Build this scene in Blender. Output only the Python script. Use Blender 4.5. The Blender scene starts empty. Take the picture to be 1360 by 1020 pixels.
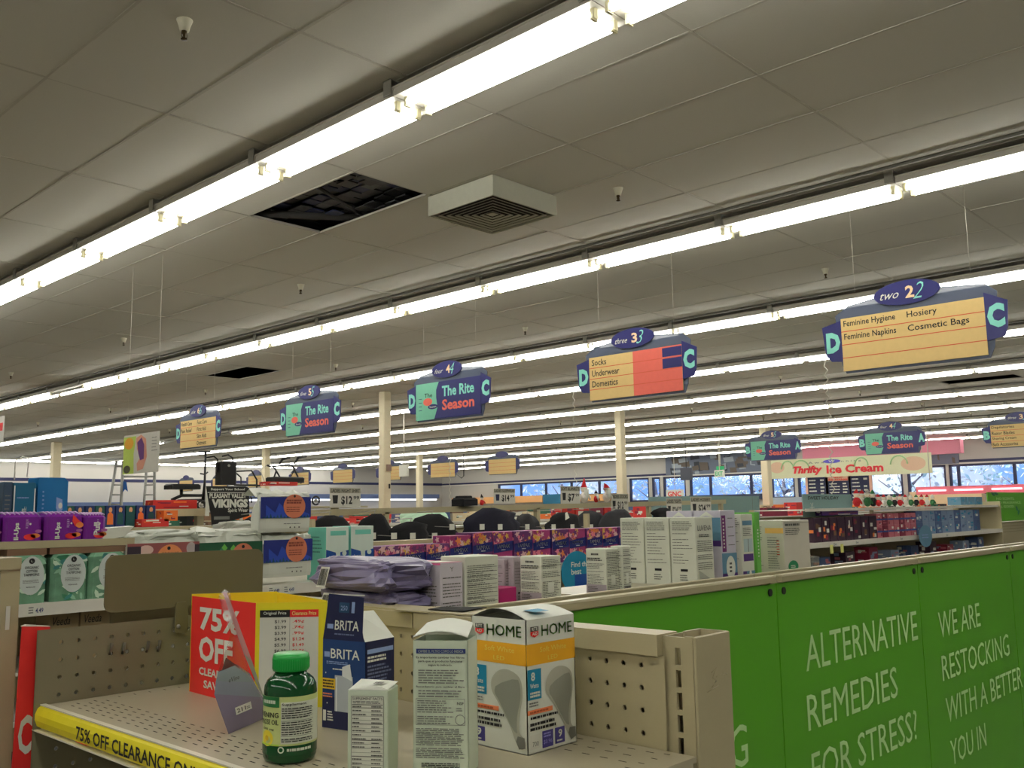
import bpy, math, random
from mathutils import Vector, Matrix
random.seed(7)
S = bpy.context.scene
COL = S.collection
# ------------------------------------------------------------------ camera
YAW, PITCH, ROLL, F = .8152, .1336, -.0162, 1256.5
EYE = 1.6
sp, cp, sr, cr = math.sin(PITCH), math.cos(PITCH), math.sin(ROLL), math.cos(ROLL)
FW = Vector((cp*math.sin(YAW), cp*math.cos(YAW), sp))
RT = Vector((math.cos(YAW), -math.sin(YAW), 0))
UP = RT.cross(FW)
R2 = RT*cr + UP*sr
U2 = UP*cr - RT*sr
cam = bpy.data.objects.new('camera', bpy.data.cameras.new('camera')); COL.objects.link(cam)
mw = Matrix((R2, U2, -FW)).transposed().to_4x4(); mw.translation = (0, 0, EYE)
cam.matrix_world = mw
cam.data.sensor_width = 36; cam.data.lens = 36*F/1360
cam.data.clip_start = .02; cam.data.clip_end = 300
S.camera = cam
def ray(px, py): return R2*(px-680) - U2*(py-510) + FW*F
E0 = Vector((0, 0, EYE))
def onz(px, py, z): r = ray(px, py); return E0 + r*((z-EYE)/r.z)      # z is a world height
def onx(px, py, x): r = ray(px, py); return E0 + r*(x/r.x)
def ony(px, py, y): r = ray(px, py); return E0 + r*(y/r.y)
def onp(px, py, p, n): r = ray(px, py); return E0 + r*((Vector(p)-E0).dot(n)/r.dot(n))
# ------------------------------------------------------------------ view, world
vs = S.view_settings
vs.view_transform = 'Standard'; vs.look = 'None'; vs.exposure = .16; vs.gamma = 1; vs.use_curve_mapping = False
S.cycles.max_bounces = 7; S.cycles.diffuse_bounces = 4; S.cycles.glossy_bounces = 3; S.cycles.transmission_bounces = 4
S.cycles.transparent_max_bounces = 8; S.cycles.caustics_reflective = False; S.cycles.caustics_refractive = False
S.cycles.use_light_tree = True; S.cycles.use_denoising = True; S.cycles.sample_clamp_indirect = 4
TUBE_STRENGTH = 17.0
W = bpy.data.worlds.new('sky'); S.world = W; W.use_nodes = True
nt = W.node_tree; nt.nodes.clear()
tc = nt.nodes.new('ShaderNodeTexCoord'); no = nt.nodes.new('ShaderNodeTexNoise'); no.inputs['Scale'].default_value = 6
no.inputs['Detail'].default_value = 5
rp = nt.nodes.new('ShaderNodeValToRGB'); rp.color_ramp.elements[0].position = .5; rp.color_ramp.elements[1].position = .62
rp.color_ramp.elements[0].color = (.22, .42, .95, 1); rp.color_ramp.elements[1].color = (1, 1, 1, 1)
bg = nt.nodes.new('ShaderNodeBackground'); bg.inputs['Strength'].default_value = 1.25
wo = nt.nodes.new('ShaderNodeOutputWorld')
nt.links.new(tc.outputs['Generated'], no.inputs['Vector']); nt.links.new(no.outputs['Fac'], rp.inputs['Fac'])
nt.links.new(rp.outputs['Color'], bg.inputs['Color']); nt.links.new(bg.outputs[0], wo.inputs[0])
# ------------------------------------------------------------------ materials
def lin(c): c = c/255; return c/12.92 if c <= .04045 else ((c+.055)/1.055)**2.4
MATS = {}
def mat(name, rgb, rough=.6, k=1.5, metal=0, emit=0, noise=.06, scale=30, bump=0, alpha=1):
    """rgb as seen in the photograph (sRGB); k turns it into the surface's own colour under the shop's light"""
    if name in MATS: return MATS[name]
    m = bpy.data.materials.new(name); m.use_nodes = True; n = m.node_tree; b = n.nodes['Principled BSDF']
    c = [min(.88, lin(v)*k) for v in rgb]
    tex = n.nodes.new('ShaderNodeTexNoise'); tex.inputs['Scale'].default_value = scale; tex.inputs['Detail'].default_value = 3
    tco = n.nodes.new('ShaderNodeTexCoord'); n.links.new(tco.outputs['Object'], tex.inputs['Vector'])
    mx = n.nodes.new('ShaderNodeMix'); mx.data_type = 'RGBA'
    mx.inputs[6].default_value = [v*(1-noise) for v in c]+[1]; mx.inputs[7].default_value = [min(1, v*(1+noise)) for v in c]+[1]
    n.links.new(tex.outputs['Fac'], mx.inputs[0]); n.links.new(mx.outputs[2], b.inputs['Base Color'])
    b.inputs['Roughness'].default_value = rough; b.inputs['Metallic'].default_value = metal
    if emit:
        b.inputs['Emission Color'].default_value = [lin(v) for v in rgb]+[1]; b.inputs['Emission Strength'].default_value = emit
    if bump:
        bp = n.nodes.new('ShaderNodeBump'); bp.inputs['Strength'].default_value = bump; bp.inputs['Distance'].default_value = .002
        n.links.new(tex.outputs['Fac'], bp.inputs['Height']); n.links.new(bp.outputs[0], b.inputs['Normal'])
    if alpha < 1: b.inputs['Alpha'].default_value = alpha
    MATS[name] = m
    return m
def glassy(name, tint, gloss=.12):
    m = bpy.data.materials.new(name); m.use_nodes = True; n = m.node_tree; n.nodes.clear()
    t = n.nodes.new('ShaderNodeBsdfTransparent'); t.inputs[0].default_value = (*tint, 1)
    g = n.nodes.new('ShaderNodeBsdfGlossy'); g.inputs['Roughness'].default_value = .08
    ns = n.nodes.new('ShaderNodeTexNoise'); ns.inputs['Scale'].default_value = 3
    mm = n.nodes.new('ShaderNodeMath'); mm.operation = 'MULTIPLY'; mm.inputs[1].default_value = gloss*2
    x = n.nodes.new('ShaderNodeMixShader'); o = n.nodes.new('ShaderNodeOutputMaterial')
    n.links.new(ns.outputs['Fac'], mm.inputs[0]); n.links.new(mm.outputs[0], x.inputs[0])
    n.links.new(t.outputs[0], x.inputs[1]); n.links.new(g.outputs[0], x.inputs[2]); n.links.new(x.outputs[0], o.inputs[0])
    MATS[name] = m
    return m
M = mat
ceil_m = M('ceiling_tile', (184, 181, 170), .9, 1.25, noise=.03, scale=120, bump=.25)
grid_m = M('ceiling_grid', (172, 168, 156), .8, 1.2)
wall_m = M('wall_paint', (196, 192, 184), .8, .95, noise=.02, scale=4)
navy_m = M('navy_stripe', (36, 42, 92), .5, .7)
white_metal = M('white_enamel', (205, 202, 192), .4, 1.25)
beige = M('beige_enamel', (158, 149, 119), .42, 1.3, noise=.02, scale=200)
beige_d = M('beige_enamel_shelf', (160, 152, 128), .36, 1.25, noise=.02, scale=200)
dark = M('dark_recess', (14, 13, 12), .9, 1)
txt = M('dark_grey_print', (86, 86, 82), .7, 1)
black = M('black_print', (26, 26, 28), .7, 1)
blackp = M('black_plastic', (18, 18, 20), .45, 1)
white = M('white_card', (192, 194, 184), .5, 1.5)
paper = M('white_paper', (188, 188, 178), .7, 1.5)
greyprint = M('grey_print', (110, 112, 108), .7, 1.1)
green_p = M('green_sign_panel', (72, 138, 28), .4, 1.6, noise=.04, scale=5)
let_m = M('pale_sign_lettering', (168, 200, 142), .6, 1.5)
red_m = M('red_card', (196, 36, 34), .5, 1.5)
yellow_m = M('yellow_card', (230, 194, 30), .5, 1.4)
navyc = M('navy_card', (18, 24, 62), .4, 1.3)
signnavy = M('navy_sign_plastic', (20, 22, 98), .35, 1.0)
signyel = M('yellow_sign_plastic', (222, 190, 124), .5, 1.0)
signred = M('coral_sign_plastic', (226, 104, 88), .5, 1.0)
signline = M('red_sign_line', (196, 80, 48), .5, 1.2)
mint = M('mint_sign_plastic', (116, 190, 162), .5, 1.0)
aqua = M('aqua_lettering', (130, 208, 194), .5, 1.1)
peach = M('peach_lettering', (240, 190, 150), .5, 1.2)
backing = M('slate_sign_backing', (78, 88, 110), .4, 1.0, alpha=.88)
tube_on = M('lit_fluorescent_tube', (251, 250, 242), .5, 1, emit=TUBE_STRENGTH)
tube_off = M('unlit_fluorescent_tube', (196, 194, 188), .4, 1.2)
socket_m = M('ivory_lamp_socket', (190, 184, 150), .5, 1.3)
housing_m = M('white_fixture_housing', (190, 186, 176), .45, 1.3)
galv = M('galvanised_clip', (150, 148, 140), .4, 1.2, metal=.4)
brass = M('dark_brass', (70, 56, 34), .4, 1.2, metal=.7)
wire_m = M('pale_wire', (190, 186, 172), .5, 1.2)
# ------------------------------------------------------------------ mesh building
class Fr:
    def __init__(s, O, U, V):
        s.O = Vector(O); s.U = Vector(U).normalized(); s.V = Vector(V).normalized(); s.N = s.U.cross(s.V).normalized()
    def p(s, u, v, w=0): return s.O + s.U*u + s.V*v + s.N*w
class Cyl:                                     # prints wrapped round a vertical cylinder
    def __init__(s, c, r, a0): s.c = Vector(c); s.r = r; s.a0 = a0
    def p(s, u, v, w=0):
        a = s.a0 + u/s.r; return s.c + Vector((math.cos(a)*(s.r+w), math.sin(a)*(s.r+w), v))
TEXT = {}
def text_geo(t, bold, shear):
    k = (t, bold, shear)
    if k in TEXT: return TEXT[k]
    cu = bpy.data.curves.new('t', 'FONT'); cu.body = t; cu.size = 1; cu.offset = bold; cu.shear = shear; cu.resolution_u = 2
    ob = bpy.data.objects.new('t', cu); me = bpy.data.meshes.new_from_object(ob)
    v = [(p.co.x, p.co.y) for p in me.vertices]; f = [tuple(p.vertices) for p in me.polygons]
    x0 = min(a[0] for a in v); x1 = max(a[0] for a in v); y0 = min(a[1] for a in v); y1 = max(a[1] for a in v)
    v = [((a[0]-x0)/(x1-x0), (a[1]-y0)/max(1e-6, y1-y0)) for a in v]
    TEXT[k] = (v, f, (x1-x0)/max(1e-6, y1-y0))
    bpy.data.objects.remove(ob); bpy.data.curves.remove(cu); bpy.data.meshes.remove(me)
    return TEXT[k]
class MB:
    def __init__(s): s.v = []; s.f = []; s.m = []; s.ms = []; s.sm = []
    def mi(s, m):
        if m not in s.ms: s.ms.append(m)
        return s.ms.index(m)
    def add(s, vs_, fs, m, smooth=False):
        o = len(s.v); s.v += [tuple(x) for x in vs_]; i = s.mi(m)
        for f in fs: s.f.append(tuple(a+o for a in f)); s.m.append(i); s.sm.append(smooth)
        return s
    def box(s, x0, y0, z0, x1, y1, z1, m):
        return s.add([(x0,y0,z0),(x1,y0,z0),(x1,y1,z0),(x0,y1,z0),(x0,y0,z1),(x1,y0,z1),(x1,y1,z1),(x0,y1,z1)],
                     [(0,3,2,1),(4,5,6,7),(0,1,5,4),(1,2,6,5),(2,3,7,6),(3,0,4,7)], m)
    def fbox(s, fr, u0, v0, w0, u1, v1, w1, m):
        P = [fr.p(*a) for a in [(u0,v0,w0),(u1,v0,w0),(u1,v1,w0),(u0,v1,w0),(u0,v0,w1),(u1,v0,w1),(u1,v1,w1),(u0,v1,w1)]]
        return s.add(P, [(0,3,2,1),(4,5,6,7),(0,1,5,4),(1,2,6,5),(2,3,7,6),(3,0,4,7)], m)
    def rbox(s, x0, y0, z0, x1, y1, z1, m, b=.004):   # box with chamfered vertical edges and top
        P = [(x0+b,y0),(x1-b,y0),(x1,y0+b),(x1,y1-b),(x1-b,y1),(x0+b,y1),(x0,y1-b),(x0,y0+b)]
        cx, cy = (x0+x1)/2, (y0+y1)/2
        kx = 1-2*b/(x1-x0); ky = 1-2*b/(y1-y0)
        V = [(x,y,z0) for x,y in P]+[(x,y,z1-b) for x,y in P]+[(cx+(x-cx)*kx, cy+(y-cy)*ky, z1) for x,y in P]
        Fa = [tuple(reversed(range(8))), tuple(range(16,24))]
        for r in (0,8):
            for i in range(8): Fa.append((r+i, r+(i+1)%8, r+8+(i+1)%8, r+8+i))
        return s.add(V, Fa, m)
    def prism(s, fr, pts, w0, w1, m):
        n = len(pts); V = [fr.p(u,v,w0) for u,v in pts]+[fr.p(u,v,w1) for u,v in pts]
        return s.add(V, [tuple(reversed(range(n))), tuple(range(n,2*n))]+[(i,(i+1)%n,n+(i+1)%n,n+i) for i in range(n)], m)
    def tube(s, path, r, m, n=6, caps=True, smooth=True):
        path = [Vector(p) for p in path]; V = []; Fa = []
        rr = r if isinstance(r, (list, tuple)) else [r]*len(path)
        for i, p in enumerate(path):
            d = (path[min(i+1, len(path)-1)]-path[max(i-1, 0)]).normalized()
            a = Vector((0,0,1)) if abs(d.z) < .9 else Vector((1,0,0))
            e1 = d.cross(a).normalized(); e2 = d.cross(e1)
            for k in range(n):
                t = 2*math.pi*k/n; V.append(p+(e1*math.cos(t)+e2*math.sin(t))*rr[i])
        for i in range(len(path)-1):
            for k in range(n): Fa.append((i*n+k, i*n+(k+1)%n, (i+1)*n+(k+1)%n, (i+1)*n+k))
        if caps: Fa += [tuple(reversed(range(n))), tuple(range((len(path)-1)*n, len(path)*n))]
        return s.add(V, Fa, m, smooth)
    def lathe(s, prof, c, m, n=20, smooth=True, sx=1, sy=1):
        V = []; Fa = []
        for r, z in prof:
            for k in range(n): a = 2*math.pi*k/n; V.append((c[0]+r*sx*math.cos(a), c[1]+r*sy*math.sin(a), c[2]+z))
        for i in range(len(prof)-1):
            for k in range(n): Fa.append((i*n+k, i*n+(k+1)%n, (i+1)*n+(k+1)%n, (i+1)*n+k))
        Fa += [tuple(reversed(range(n))), tuple(range((len(prof)-1)*n, len(prof)*n))]
        return s.add(V, Fa, m, smooth)
    def ball(s, c, rx, ry, rz, m, n=12, k=7, noise=0, seed=0):
        R_ = random.Random(seed); V = [(c[0],c[1],c[2]-rz)]; Fa = []
        for i in range(1, k):
            t = math.pi*i/k
            for j in range(n):
                a = 2*math.pi*j/n; q = 1+R_.uniform(-noise, noise)
                V.append((c[0]+rx*math.sin(t)*math.cos(a)*q, c[1]+ry*math.sin(t)*math.sin(a)*q, c[2]-rz*math.cos(t)*q))
        V.append((c[0],c[1],c[2]+rz)); L = len(V)-1
        for j in range(n):
            Fa.append((0, 1+(j+1)%n, 1+j)); Fa.append((L, L-n+j, L-n+(j+1)%n))
            for i in range(k-2): Fa.append((1+i*n+j, 1+i*n+(j+1)%n, 1+(i+1)*n+(j+1)%n, 1+(i+1)*n+j))
        return s.add(V, Fa, m, True)
    # flat print on a frame
    def rect(s, fr, u0, v0, u1, v1, m, w=.0004):
        n = 26 if isinstance(fr, Cyl) and abs(u1-u0) > .01 else (4 if isinstance(fr, Cyl) else 1)
        for i in range(n):
            a = u0+(u1-u0)*i/n; b = u0+(u1-u0)*(i+1)/n
            s.add([fr.p(a,v0,w), fr.p(b,v0,w), fr.p(b,v1,w), fr.p(a,v1,w)], [(0,1,2,3)], m)
        return s
    def poly(s, fr, pts, m, w=.0004): return s.add([fr.p(u,v,w) for u,v in pts], [tuple(range(len(pts)))], m)
    def ell(s, fr, cu, cv, ru, rv, m, w=.0006, n=24):
        return s.poly(fr, [(cu+ru*math.cos(2*math.pi*i/n), cv+rv*math.sin(2*math.pi*i/n)) for i in range(n)], m, w)
    def text(s, fr, t, u0, v0, u1, v1, m, w=.0009, bold=.0, shear=0, slope=0):
        if bold > 0 and 'M' in t:
            v, f, _ = text_geo(t, 0, shear); d = bold*(v1-v0)*.9
            for k in (-1, 1): s.add([fr.p(u0+a*(u1-u0)+k*d, v0+b*(v1-v0)+slope*a, w) for a, b in v], f, m)
            return s.add([fr.p(u0+a*(u1-u0), v0+b*(v1-v0)+slope*a, w) for a, b in v], f, m)
        v, f, _ = text_geo(t, bold, shear)
        return s.add([fr.p(u0+a*(u1-u0), v0+b*(v1-v0)+slope*a, w) for a, b in v], f, m)
    def micro(s, fr, u0, v0, u1, v1, n, m, seed=1, fill=.5, w=.0009, ragged=.3, full=.0):
        """illegible small print: n lines of word-like strokes"""
        R_ = random.Random(seed); h = (v1-v0)/n
        for i in range(n):
            y1 = v1-i*h-h*(1-fill)/2; y0 = y1-h*fill
            if R_.random() < .08: continue
            e = u0+(u1-u0)*(1-R_.random()*ragged); x = u0
            if R_.random() < full:
                s.rect(fr, u0, y0+h*fill*.3, u1, y1-h*fill*.3, m, w); continue
            while x < e-1e-6:
                l = min((u1-u0)*R_.uniform(.05, .2), e-x); s.rect(fr, x, y0, x+l, y1, m, w); x += l+(u1-u0)*.02
        return s
    def barcode(s, fr, u0, v0, u1, v1, seed=3):
        R_ = random.Random(seed); s.rect(fr, u0, v0, u1, v1, paper, .0005); x = u0+(u1-u0)*.08
        while x < u1-(u1-u0)*.08:
            l = (u1-u0)*R_.choice((.02,.03,.05)); s.rect(fr, x, v0+(v1-v0)*.1, x+l, v1-(v1-v0)*.1, black, .0009); x += l+(u1-u0)*R_.choice((.02,.03,.04))
        return s
    def mesh(s, name, off=(0,0,0)):
        me = bpy.data.meshes.new(name); o = Vector(off)
        me.from_pydata([tuple(Vector(v)-o) for v in s.v], [], s.f)
        for m in s.ms: me.materials.append(m)
        me.polygons.foreach_set('material_index', s.m); me.polygons.foreach_set('use_smooth', s.sm); me.update()
        return me
    def build(s, name, parent=None, kind=None, label=None, loc=None, off=None):
        """vertices are world coordinates unless off is given"""
        if off is None: off = origin(parent) if parent is not None else (loc or (0,0,0))
        o = bpy.data.objects.new(name, s.mesh(name, off)); COL.objects.link(o)
        if parent is not None: o.parent = parent
        elif loc is not None: o.location = loc
        if kind: o['kind'] = kind
        if label: o['label'] = label
        return o
def origin(o):
    v = Vector((0,0,0))
    while o is not None: v += o.location; o = o.parent
    return v
def tag(o, label, cat, group=None, kind=None):
    o['label'] = label; o['category'] = cat
    if group: o['group'] = group
    if kind: o['kind'] = kind
    return o
def thing(name, label, cat, loc, group=None, yaw=0):
    o = bpy.data.objects.new(name, None); COL.objects.link(o); o.location = loc; o.rotation_euler.z = yaw
    o.empty_display_size = .05
    return tag(o, label, cat, group)
def inst(name, me, parent=None, loc=(0,0,0), yaw=0):
    o = bpy.data.objects.new(name, me); COL.objects.link(o); o.location = loc; o.rotation_euler.z = yaw
    if parent is not None: o.parent = parent
    return o
def copy_tree(o, loc, parent=None):
    c = o.copy(); COL.objects.link(c); c.parent = parent
    if loc is not None: c.location = loc
    for ch in list(o.children): copy_tree(ch, None, c)
    return c
FL = lambda z: EYE+z                                  # heights were measured from the lens
Zc = FL(2.10)
XW, YW = 32.4, 35.5                                    # window wall, far wall
# ================================================================== SETTING
def struct(name, b): return b.build(name, kind='structure')
b = MB(); b.box(-6, -8, -.1, XW, YW, 0, M('vinyl_floor', (140, 136, 126), .35, .8, scale=2)); struct('floor', b)
b = MB(); b.box(-6.2, YW, 0, XW+.2, YW+.2, 4.6, wall_m); wl = struct('wall_far', b)
b = MB(); b.box(-6.2, YW-.02, FL(1.33), XW, YW, FL(1.44), navy_m); b.build('painted_stripe', wl)
b = MB(); b.box(-6.2, -8, 0, -6, YW, 4.6, wall_m); struct('wall_left', b)
b = MB(); b.box(-6.2, -8.2, 0, XW+.2, -8, 4.6, wall_m); struct('wall_back', b)
b = MB(); b.box(-6.2, -8.2, 4.5, XW+.2, YW+.2, 4.6, M('roof_deck', (60, 56, 50), .9, 1)); struct('ceiling_deck', b)
# window wall: openings given by measured mullion positions (bands of y)
def wy(px): return onx(px, 650, XW).y
bays = [(661,829),(836,862),(866,877),(881,911),(916,1019),(1024,1056),(1060,1200),(1206,1258),(1262,1420)]
WT = FL(1.28)
def wb(i): return FL(.62) if i == 0 else FL(.30)
bb = [(wy(a), wy(c)) for a, c in bays]
b = MB(); b.box(XW, -8, 0, XW+.2, YW, FL(.30), wall_m); b.box(XW, -8, WT, XW+.2, YW, 4.6, wall_m)
ys = [YW]
for hi, lo in bb: ys += [hi, lo]
ys.append(-8)
for i in range(0, len(ys), 2): b.box(XW, ys[i+1], FL(.30), XW+.2, ys[i], WT, wall_m)
b.box(XW, bb[0][1], FL(.30), XW+.2, bb[0][0], wb(0), wall_m)
wr = struct('wall_windows', b)
b = MB(); b.box(XW-.02, -8, FL(1.34), XW, YW, FL(1.42), navy_m); b.build('painted_stripe', wr)
b = MB(); b.box(XW-.05, -8, FL(1.29), XW-.001, YW, FL(1.33), white_metal); b.build('cornice', wr)
frame_m = M('dark_window_frame', (40, 44, 78), .5, 1)
pane_m = glassy('window_glass', (.93, .96, 1.0), .06)
mull = {0: [691,724,758,795], 4: [943,997], 6: [1100,1150], 8: [1274,1349]}
for i, (hi, lo) in enumerate(bb):
    b = MB(); t = .07; WB = wb(i)
    b.box(XW+.02, lo, WB, XW+.12, hi, WB+t, frame_m); b.box(XW+.02, lo, WT-t, XW+.12, hi, WT, frame_m)
    b.box(XW+.02, lo, WB, XW+.12, lo+t, WT, frame_m); b.box(XW+.02, hi-t, WB, XW+.12, hi, WT, frame_m)
    w = b.build('window_%d' % (i+1), kind='structure')
    cuts = [hi]+[wy(p) for p in mull.get(i, [])]+[lo]
    for c in cuts[1:-1]:
        b = MB(); b.box(XW+.03, c-.045, WB, XW+.11, c+.045, WT, frame_m); b.build('mullion', w)
    for j in range(len(cuts)-1):
        b = MB(); b.box(XW+.06, cuts[j+1]+.02, WB+.02, XW+.066, cuts[j]-.02, WT-.02, pane_m); b.build('pane', w)
# ceiling tiles: 2 x 4 ft lay-in panels
TX, TY = .61, 1.22
tx0, ty0 = 4.055-TX*17, 3.34-TY*9
nx, ny = 64, 37
hole = {(16, 10)}                                       # x 3.445-4.055, y 4.56-5.78
hole2 = [(onz(285,492,Zc)), (onz(340,496,Zc))]
cut = {}
for px, py in ((330, 492), (1350, 502)):
    p = onz(px, py, Zc); cut[(int((p.x-tx0)//TX), int((p.y-ty0)//TY))] = 1
def area(i, j):
    x, y = tx0+(i+.5)*TX, ty0+(j+.5)*TY
    d = Vector((x, y, Zc-EYE)); z = d.dot(FW)
    if z < .3: return -1
    u, v = 680+F*d.dot(R2)/z, 510-F*d.dot(U2)/z
    if not (-120 < u < 1480 and -120 < v < 1100): return -1
    return 1/(z**3)
cells = [(i, j) for i in range(nx) for j in range(ny) if tx0+i*TX < XW and ty0+j*TY < YW and (i, j) not in hole and (i, j) not in cut]
cells.sort(key=lambda c: -area(*c))
b = MB()
g = .007
i0 = 0
for i in range(nx+1):
    x = tx0+i*TX
    if x > XW: break
    b.box(x-g, -8, Zc-.001, x+g, YW, Zc+.012, grid_m)
for j in range(ny+1):
    y = ty0+j*TY
    if y > YW: break
    b.box(-6, y-g, Zc-.0012, XW, y+g, Zc+.012, grid_m)
ceil = struct('ceiling', b)
tm = MB().box(-TX/2+.004, -TY/2+.004, 0, TX/2-.004, TY/2-.004, .015, ceil_m).mesh('ceiling_tile')
for i, j in cells[:298]:
    o = inst('ceiling_tile', tm, ceil, (tx0+(i+.5)*TX, ty0+(j+.5)*TY, Zc+.0005+random.uniform(0, .003)))
    o.rotation_euler = (random.gauss(0, .0022), random.gauss(0, .0035), 0)
b = MB()
for i, j in cells[298:]:
    x, y = tx0+(i+.5)*TX, ty0+(j+.5)*TY; dz = random.uniform(.0005, .003)
    b.box(x-TX/2+.004, y-TY/2+.004, Zc+dz, x+TX/2-.004, y+TY/2-.004, Zc+.015, ceil_m)
b.build('ceiling_tile', ceil, kind='stuff')
# things seen through the missing tile
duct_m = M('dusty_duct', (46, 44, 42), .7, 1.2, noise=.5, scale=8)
du = thing('air_duct', 'dark dusty duct and pipes glimpsed through the missing ceiling tile', 'duct', (3.7, 5.2, Zc+.12))
b = MB(); b.tube([(3.2, 6.05, Zc+.05), (4.6, 5.1, Zc+.06)], .03, duct_m, 12); b.build('duct_pipe', du)
b = MB(); b.tube([(3.2, 4.9, Zc+.05), (4.4, 5.5, Zc+.06)], .012, duct_m, 6); b.build('conduit', du)
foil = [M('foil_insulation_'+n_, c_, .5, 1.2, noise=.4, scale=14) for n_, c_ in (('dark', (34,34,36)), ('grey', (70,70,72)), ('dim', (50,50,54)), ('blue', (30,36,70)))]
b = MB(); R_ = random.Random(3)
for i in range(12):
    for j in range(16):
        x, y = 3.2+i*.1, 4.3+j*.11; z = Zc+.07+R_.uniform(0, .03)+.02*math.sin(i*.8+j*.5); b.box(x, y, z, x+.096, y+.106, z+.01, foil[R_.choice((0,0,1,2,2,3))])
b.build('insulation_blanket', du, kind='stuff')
# ================================================================== LIGHT FITTINGS
PIT = 1.236; YJ = 2.17
def fixture_meshes():
    h = MB()
    pr = [(-.124, .0), (.124, .0), (.124, .036), (.13, .04), (.13, .046), (.06, .05), (-.06, .05), (-.13, .046), (-.13, .04), (-.124, .036)]
    fr = Fr((0, PIT/2, 0), (1,0,0), (0,0,1))           # N = -Y
    h.prism(fr, pr, 0.002, PIT-.004, housing_m)
    hm = h.mesh('housing')
    tms = {}
    for on in (1, 0):
        for s_ in (-1, 1):
            t = MB(); t.tube([(s_*.067, -PIT/2+.05, -.027), (s_*.067, PIT/2-.05, -.027)], .019, tube_on if on else tube_off, 8)
            tms[(on, s_)] = t.mesh('fluorescent_tube')
    so = MB(); so.box(-.012, -.012, -.045, .012, .012, .002, socket_m); so.prism(Fr((0,.006,0),(1,0,0),(0,0,1)), [(-.018,-.05),(.018,-.05),(.012,-.03),(-.012,-.03)], 0, .012, socket_m)
    cl = MB(); cl.box(-.137, -.028, .01, -.131, .028, .088, galv); cl.box(-.137, -.028, .05, -.09, .028, .053, galv); cl.box(-.14,-.028,.084,-.06,.028,.088,galv)
    return hm, tms, so.mesh('lamp_socket'), cl.mesh('ceiling_clip')
HM, TM, SO, CL = fixture_meshes()
rowname = {-2:'second row behind the lens', -1:'row just behind the nearest visible row', 0:'nearest row, largest across the top left', 1:'second row from the front', 2:'third row from the front', 3:'fourth row from the front', 4:'fifth row from the front', 5:'sixth row from the front', 6:'seventh row from the front', 7:'eighth row from the front', 8:'ninth row from the front', 9:'farthest row, next to the windows'}
ZF = FL(2.012)
for n in range(-2, 10):
    X = 2.93+3.05*n
    ymin = max(-4.5, .9*n-2.6) if n > 0 else -4.5
    k = math.floor((ymin-YJ)/PIT)
    while YJ+(k+1)*PIT < 34.4:
        y = YJ+(k+.5)*PIT; k += 1
        if n < 0 and y > 6: break
        st = 'lit'
        if n == 3 and 20.4 < y < 24.3: st = 'off'
        if n == 1 and 14.0 < y < 16.2: st = 'half'
        lab = {'lit': 'white fluorescent ceiling batten with lit tubes, %s' % rowname[n],
               'off': 'dead ceiling batten leaving a dark gap, %s' % rowname[n],
               'half': 'ceiling batten with one dead tube, %s' % rowname[n]}[st]
        f = inst('fluorescent_fixture', HM, None, (X, y, ZF)); tag(f, lab, 'ceiling light', 'ceiling lights, '+rowname[n] + ('' if st == 'lit' else ', '+st))
        for s_ in (-1, 1):
            on = st == 'lit' or (st == 'half' and s_ == 1)
            inst('fluorescent_tube', TM[(1 if on else 0, s_)], f)
        if n < 10:
            inst('ceiling_clip', CL, f, (0, -PIT/2+.034, 0))
            if n < 3:
                for s_ in (-1, 1):
                    for e in (-1, 1): inst('lamp_socket', SO, f, (s_*.067, e*(PIT/2-.04), 0))
            else: inst('lamp_socket', SO, f, (0, -PIT/2+.01, 0))
for n in range(1, 9):
    b = MB(); X = 2.93+3.05*n-.26; b.tube([(X, max(-4, .9*n-3), FL(2.075)), (X, 34.3, FL(2.075))], .012, M('dull_conduit', (96,94,86), .5, 1.2), 6)
    o = b.build('ceiling_conduit', None, loc=(X, 10, FL(2.075)), off=(X, 10, FL(2.075))); tag(o, 'thin grey conduit under the ceiling beside the lights, '+rowname[n], 'conduit')
# row along the far wall
for k in range(12):
    x = 11.6+k*PIT
    f = inst('fluorescent_fixture', HM, None, (x, 34.75, ZF), math.pi/2); tag(f, 'lit ceiling batten in the row that runs along the far wall', 'ceiling light', 'ceiling lights along the far wall')
    for s_ in (-1, 1): inst('fluorescent_tube', TM[(1, s_)], f)
# sprinklers
sm = MB(); sm.lathe([(.034, 0), (.033, -.006), (.024, -.03), (.02, -.05), (.001, -.05)], (0,0,0), M('ivory_sprinkler_cup', (196, 192, 170), .4, 1.3), 14)
cupm = sm.mesh('cup'); sm = MB(); sm.lathe([(.012, -.045), (.012, -.06), (.006, -.065), (.006, -.08), (.014, -.084), (.014, -.088), (.001, -.09)], (0,0,0), brass, 10)
for s_ in (-1, 1): sm.tube([(s_*.012, 0, -.06), (s_*.013, 0, -.075), (0, 0, -.085)], .002, brass, 5)
headm = sm.mesh('sprinkler_head')
k = 0
spl = []
for i in range(9):
    for j in range(9):
        x, y = 1.82+3.05*i, 3.6+3.64*j
        spl.append((x, y))
for x, y in spl:
    d = Vector((x, y, 2.05)); z = d.dot(FW); u = 680+F*d.dot(R2)/z
    if not -20 < u < 1380 or z > 24: continue
    r = thing('fire_sprinkler', 'white cupped fire sprinkler head hanging from the ceiling tiles', 'sprinkler', (x, y, Zc), 'fire sprinklers')
    if x < 2 and y < 4: r['label'] = 'large white cupped fire sprinkler at the upper left, nearest the lens'; del r['group']
    inst('cup', cupm, r); inst('sprinkler_head', headm, r)
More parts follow.
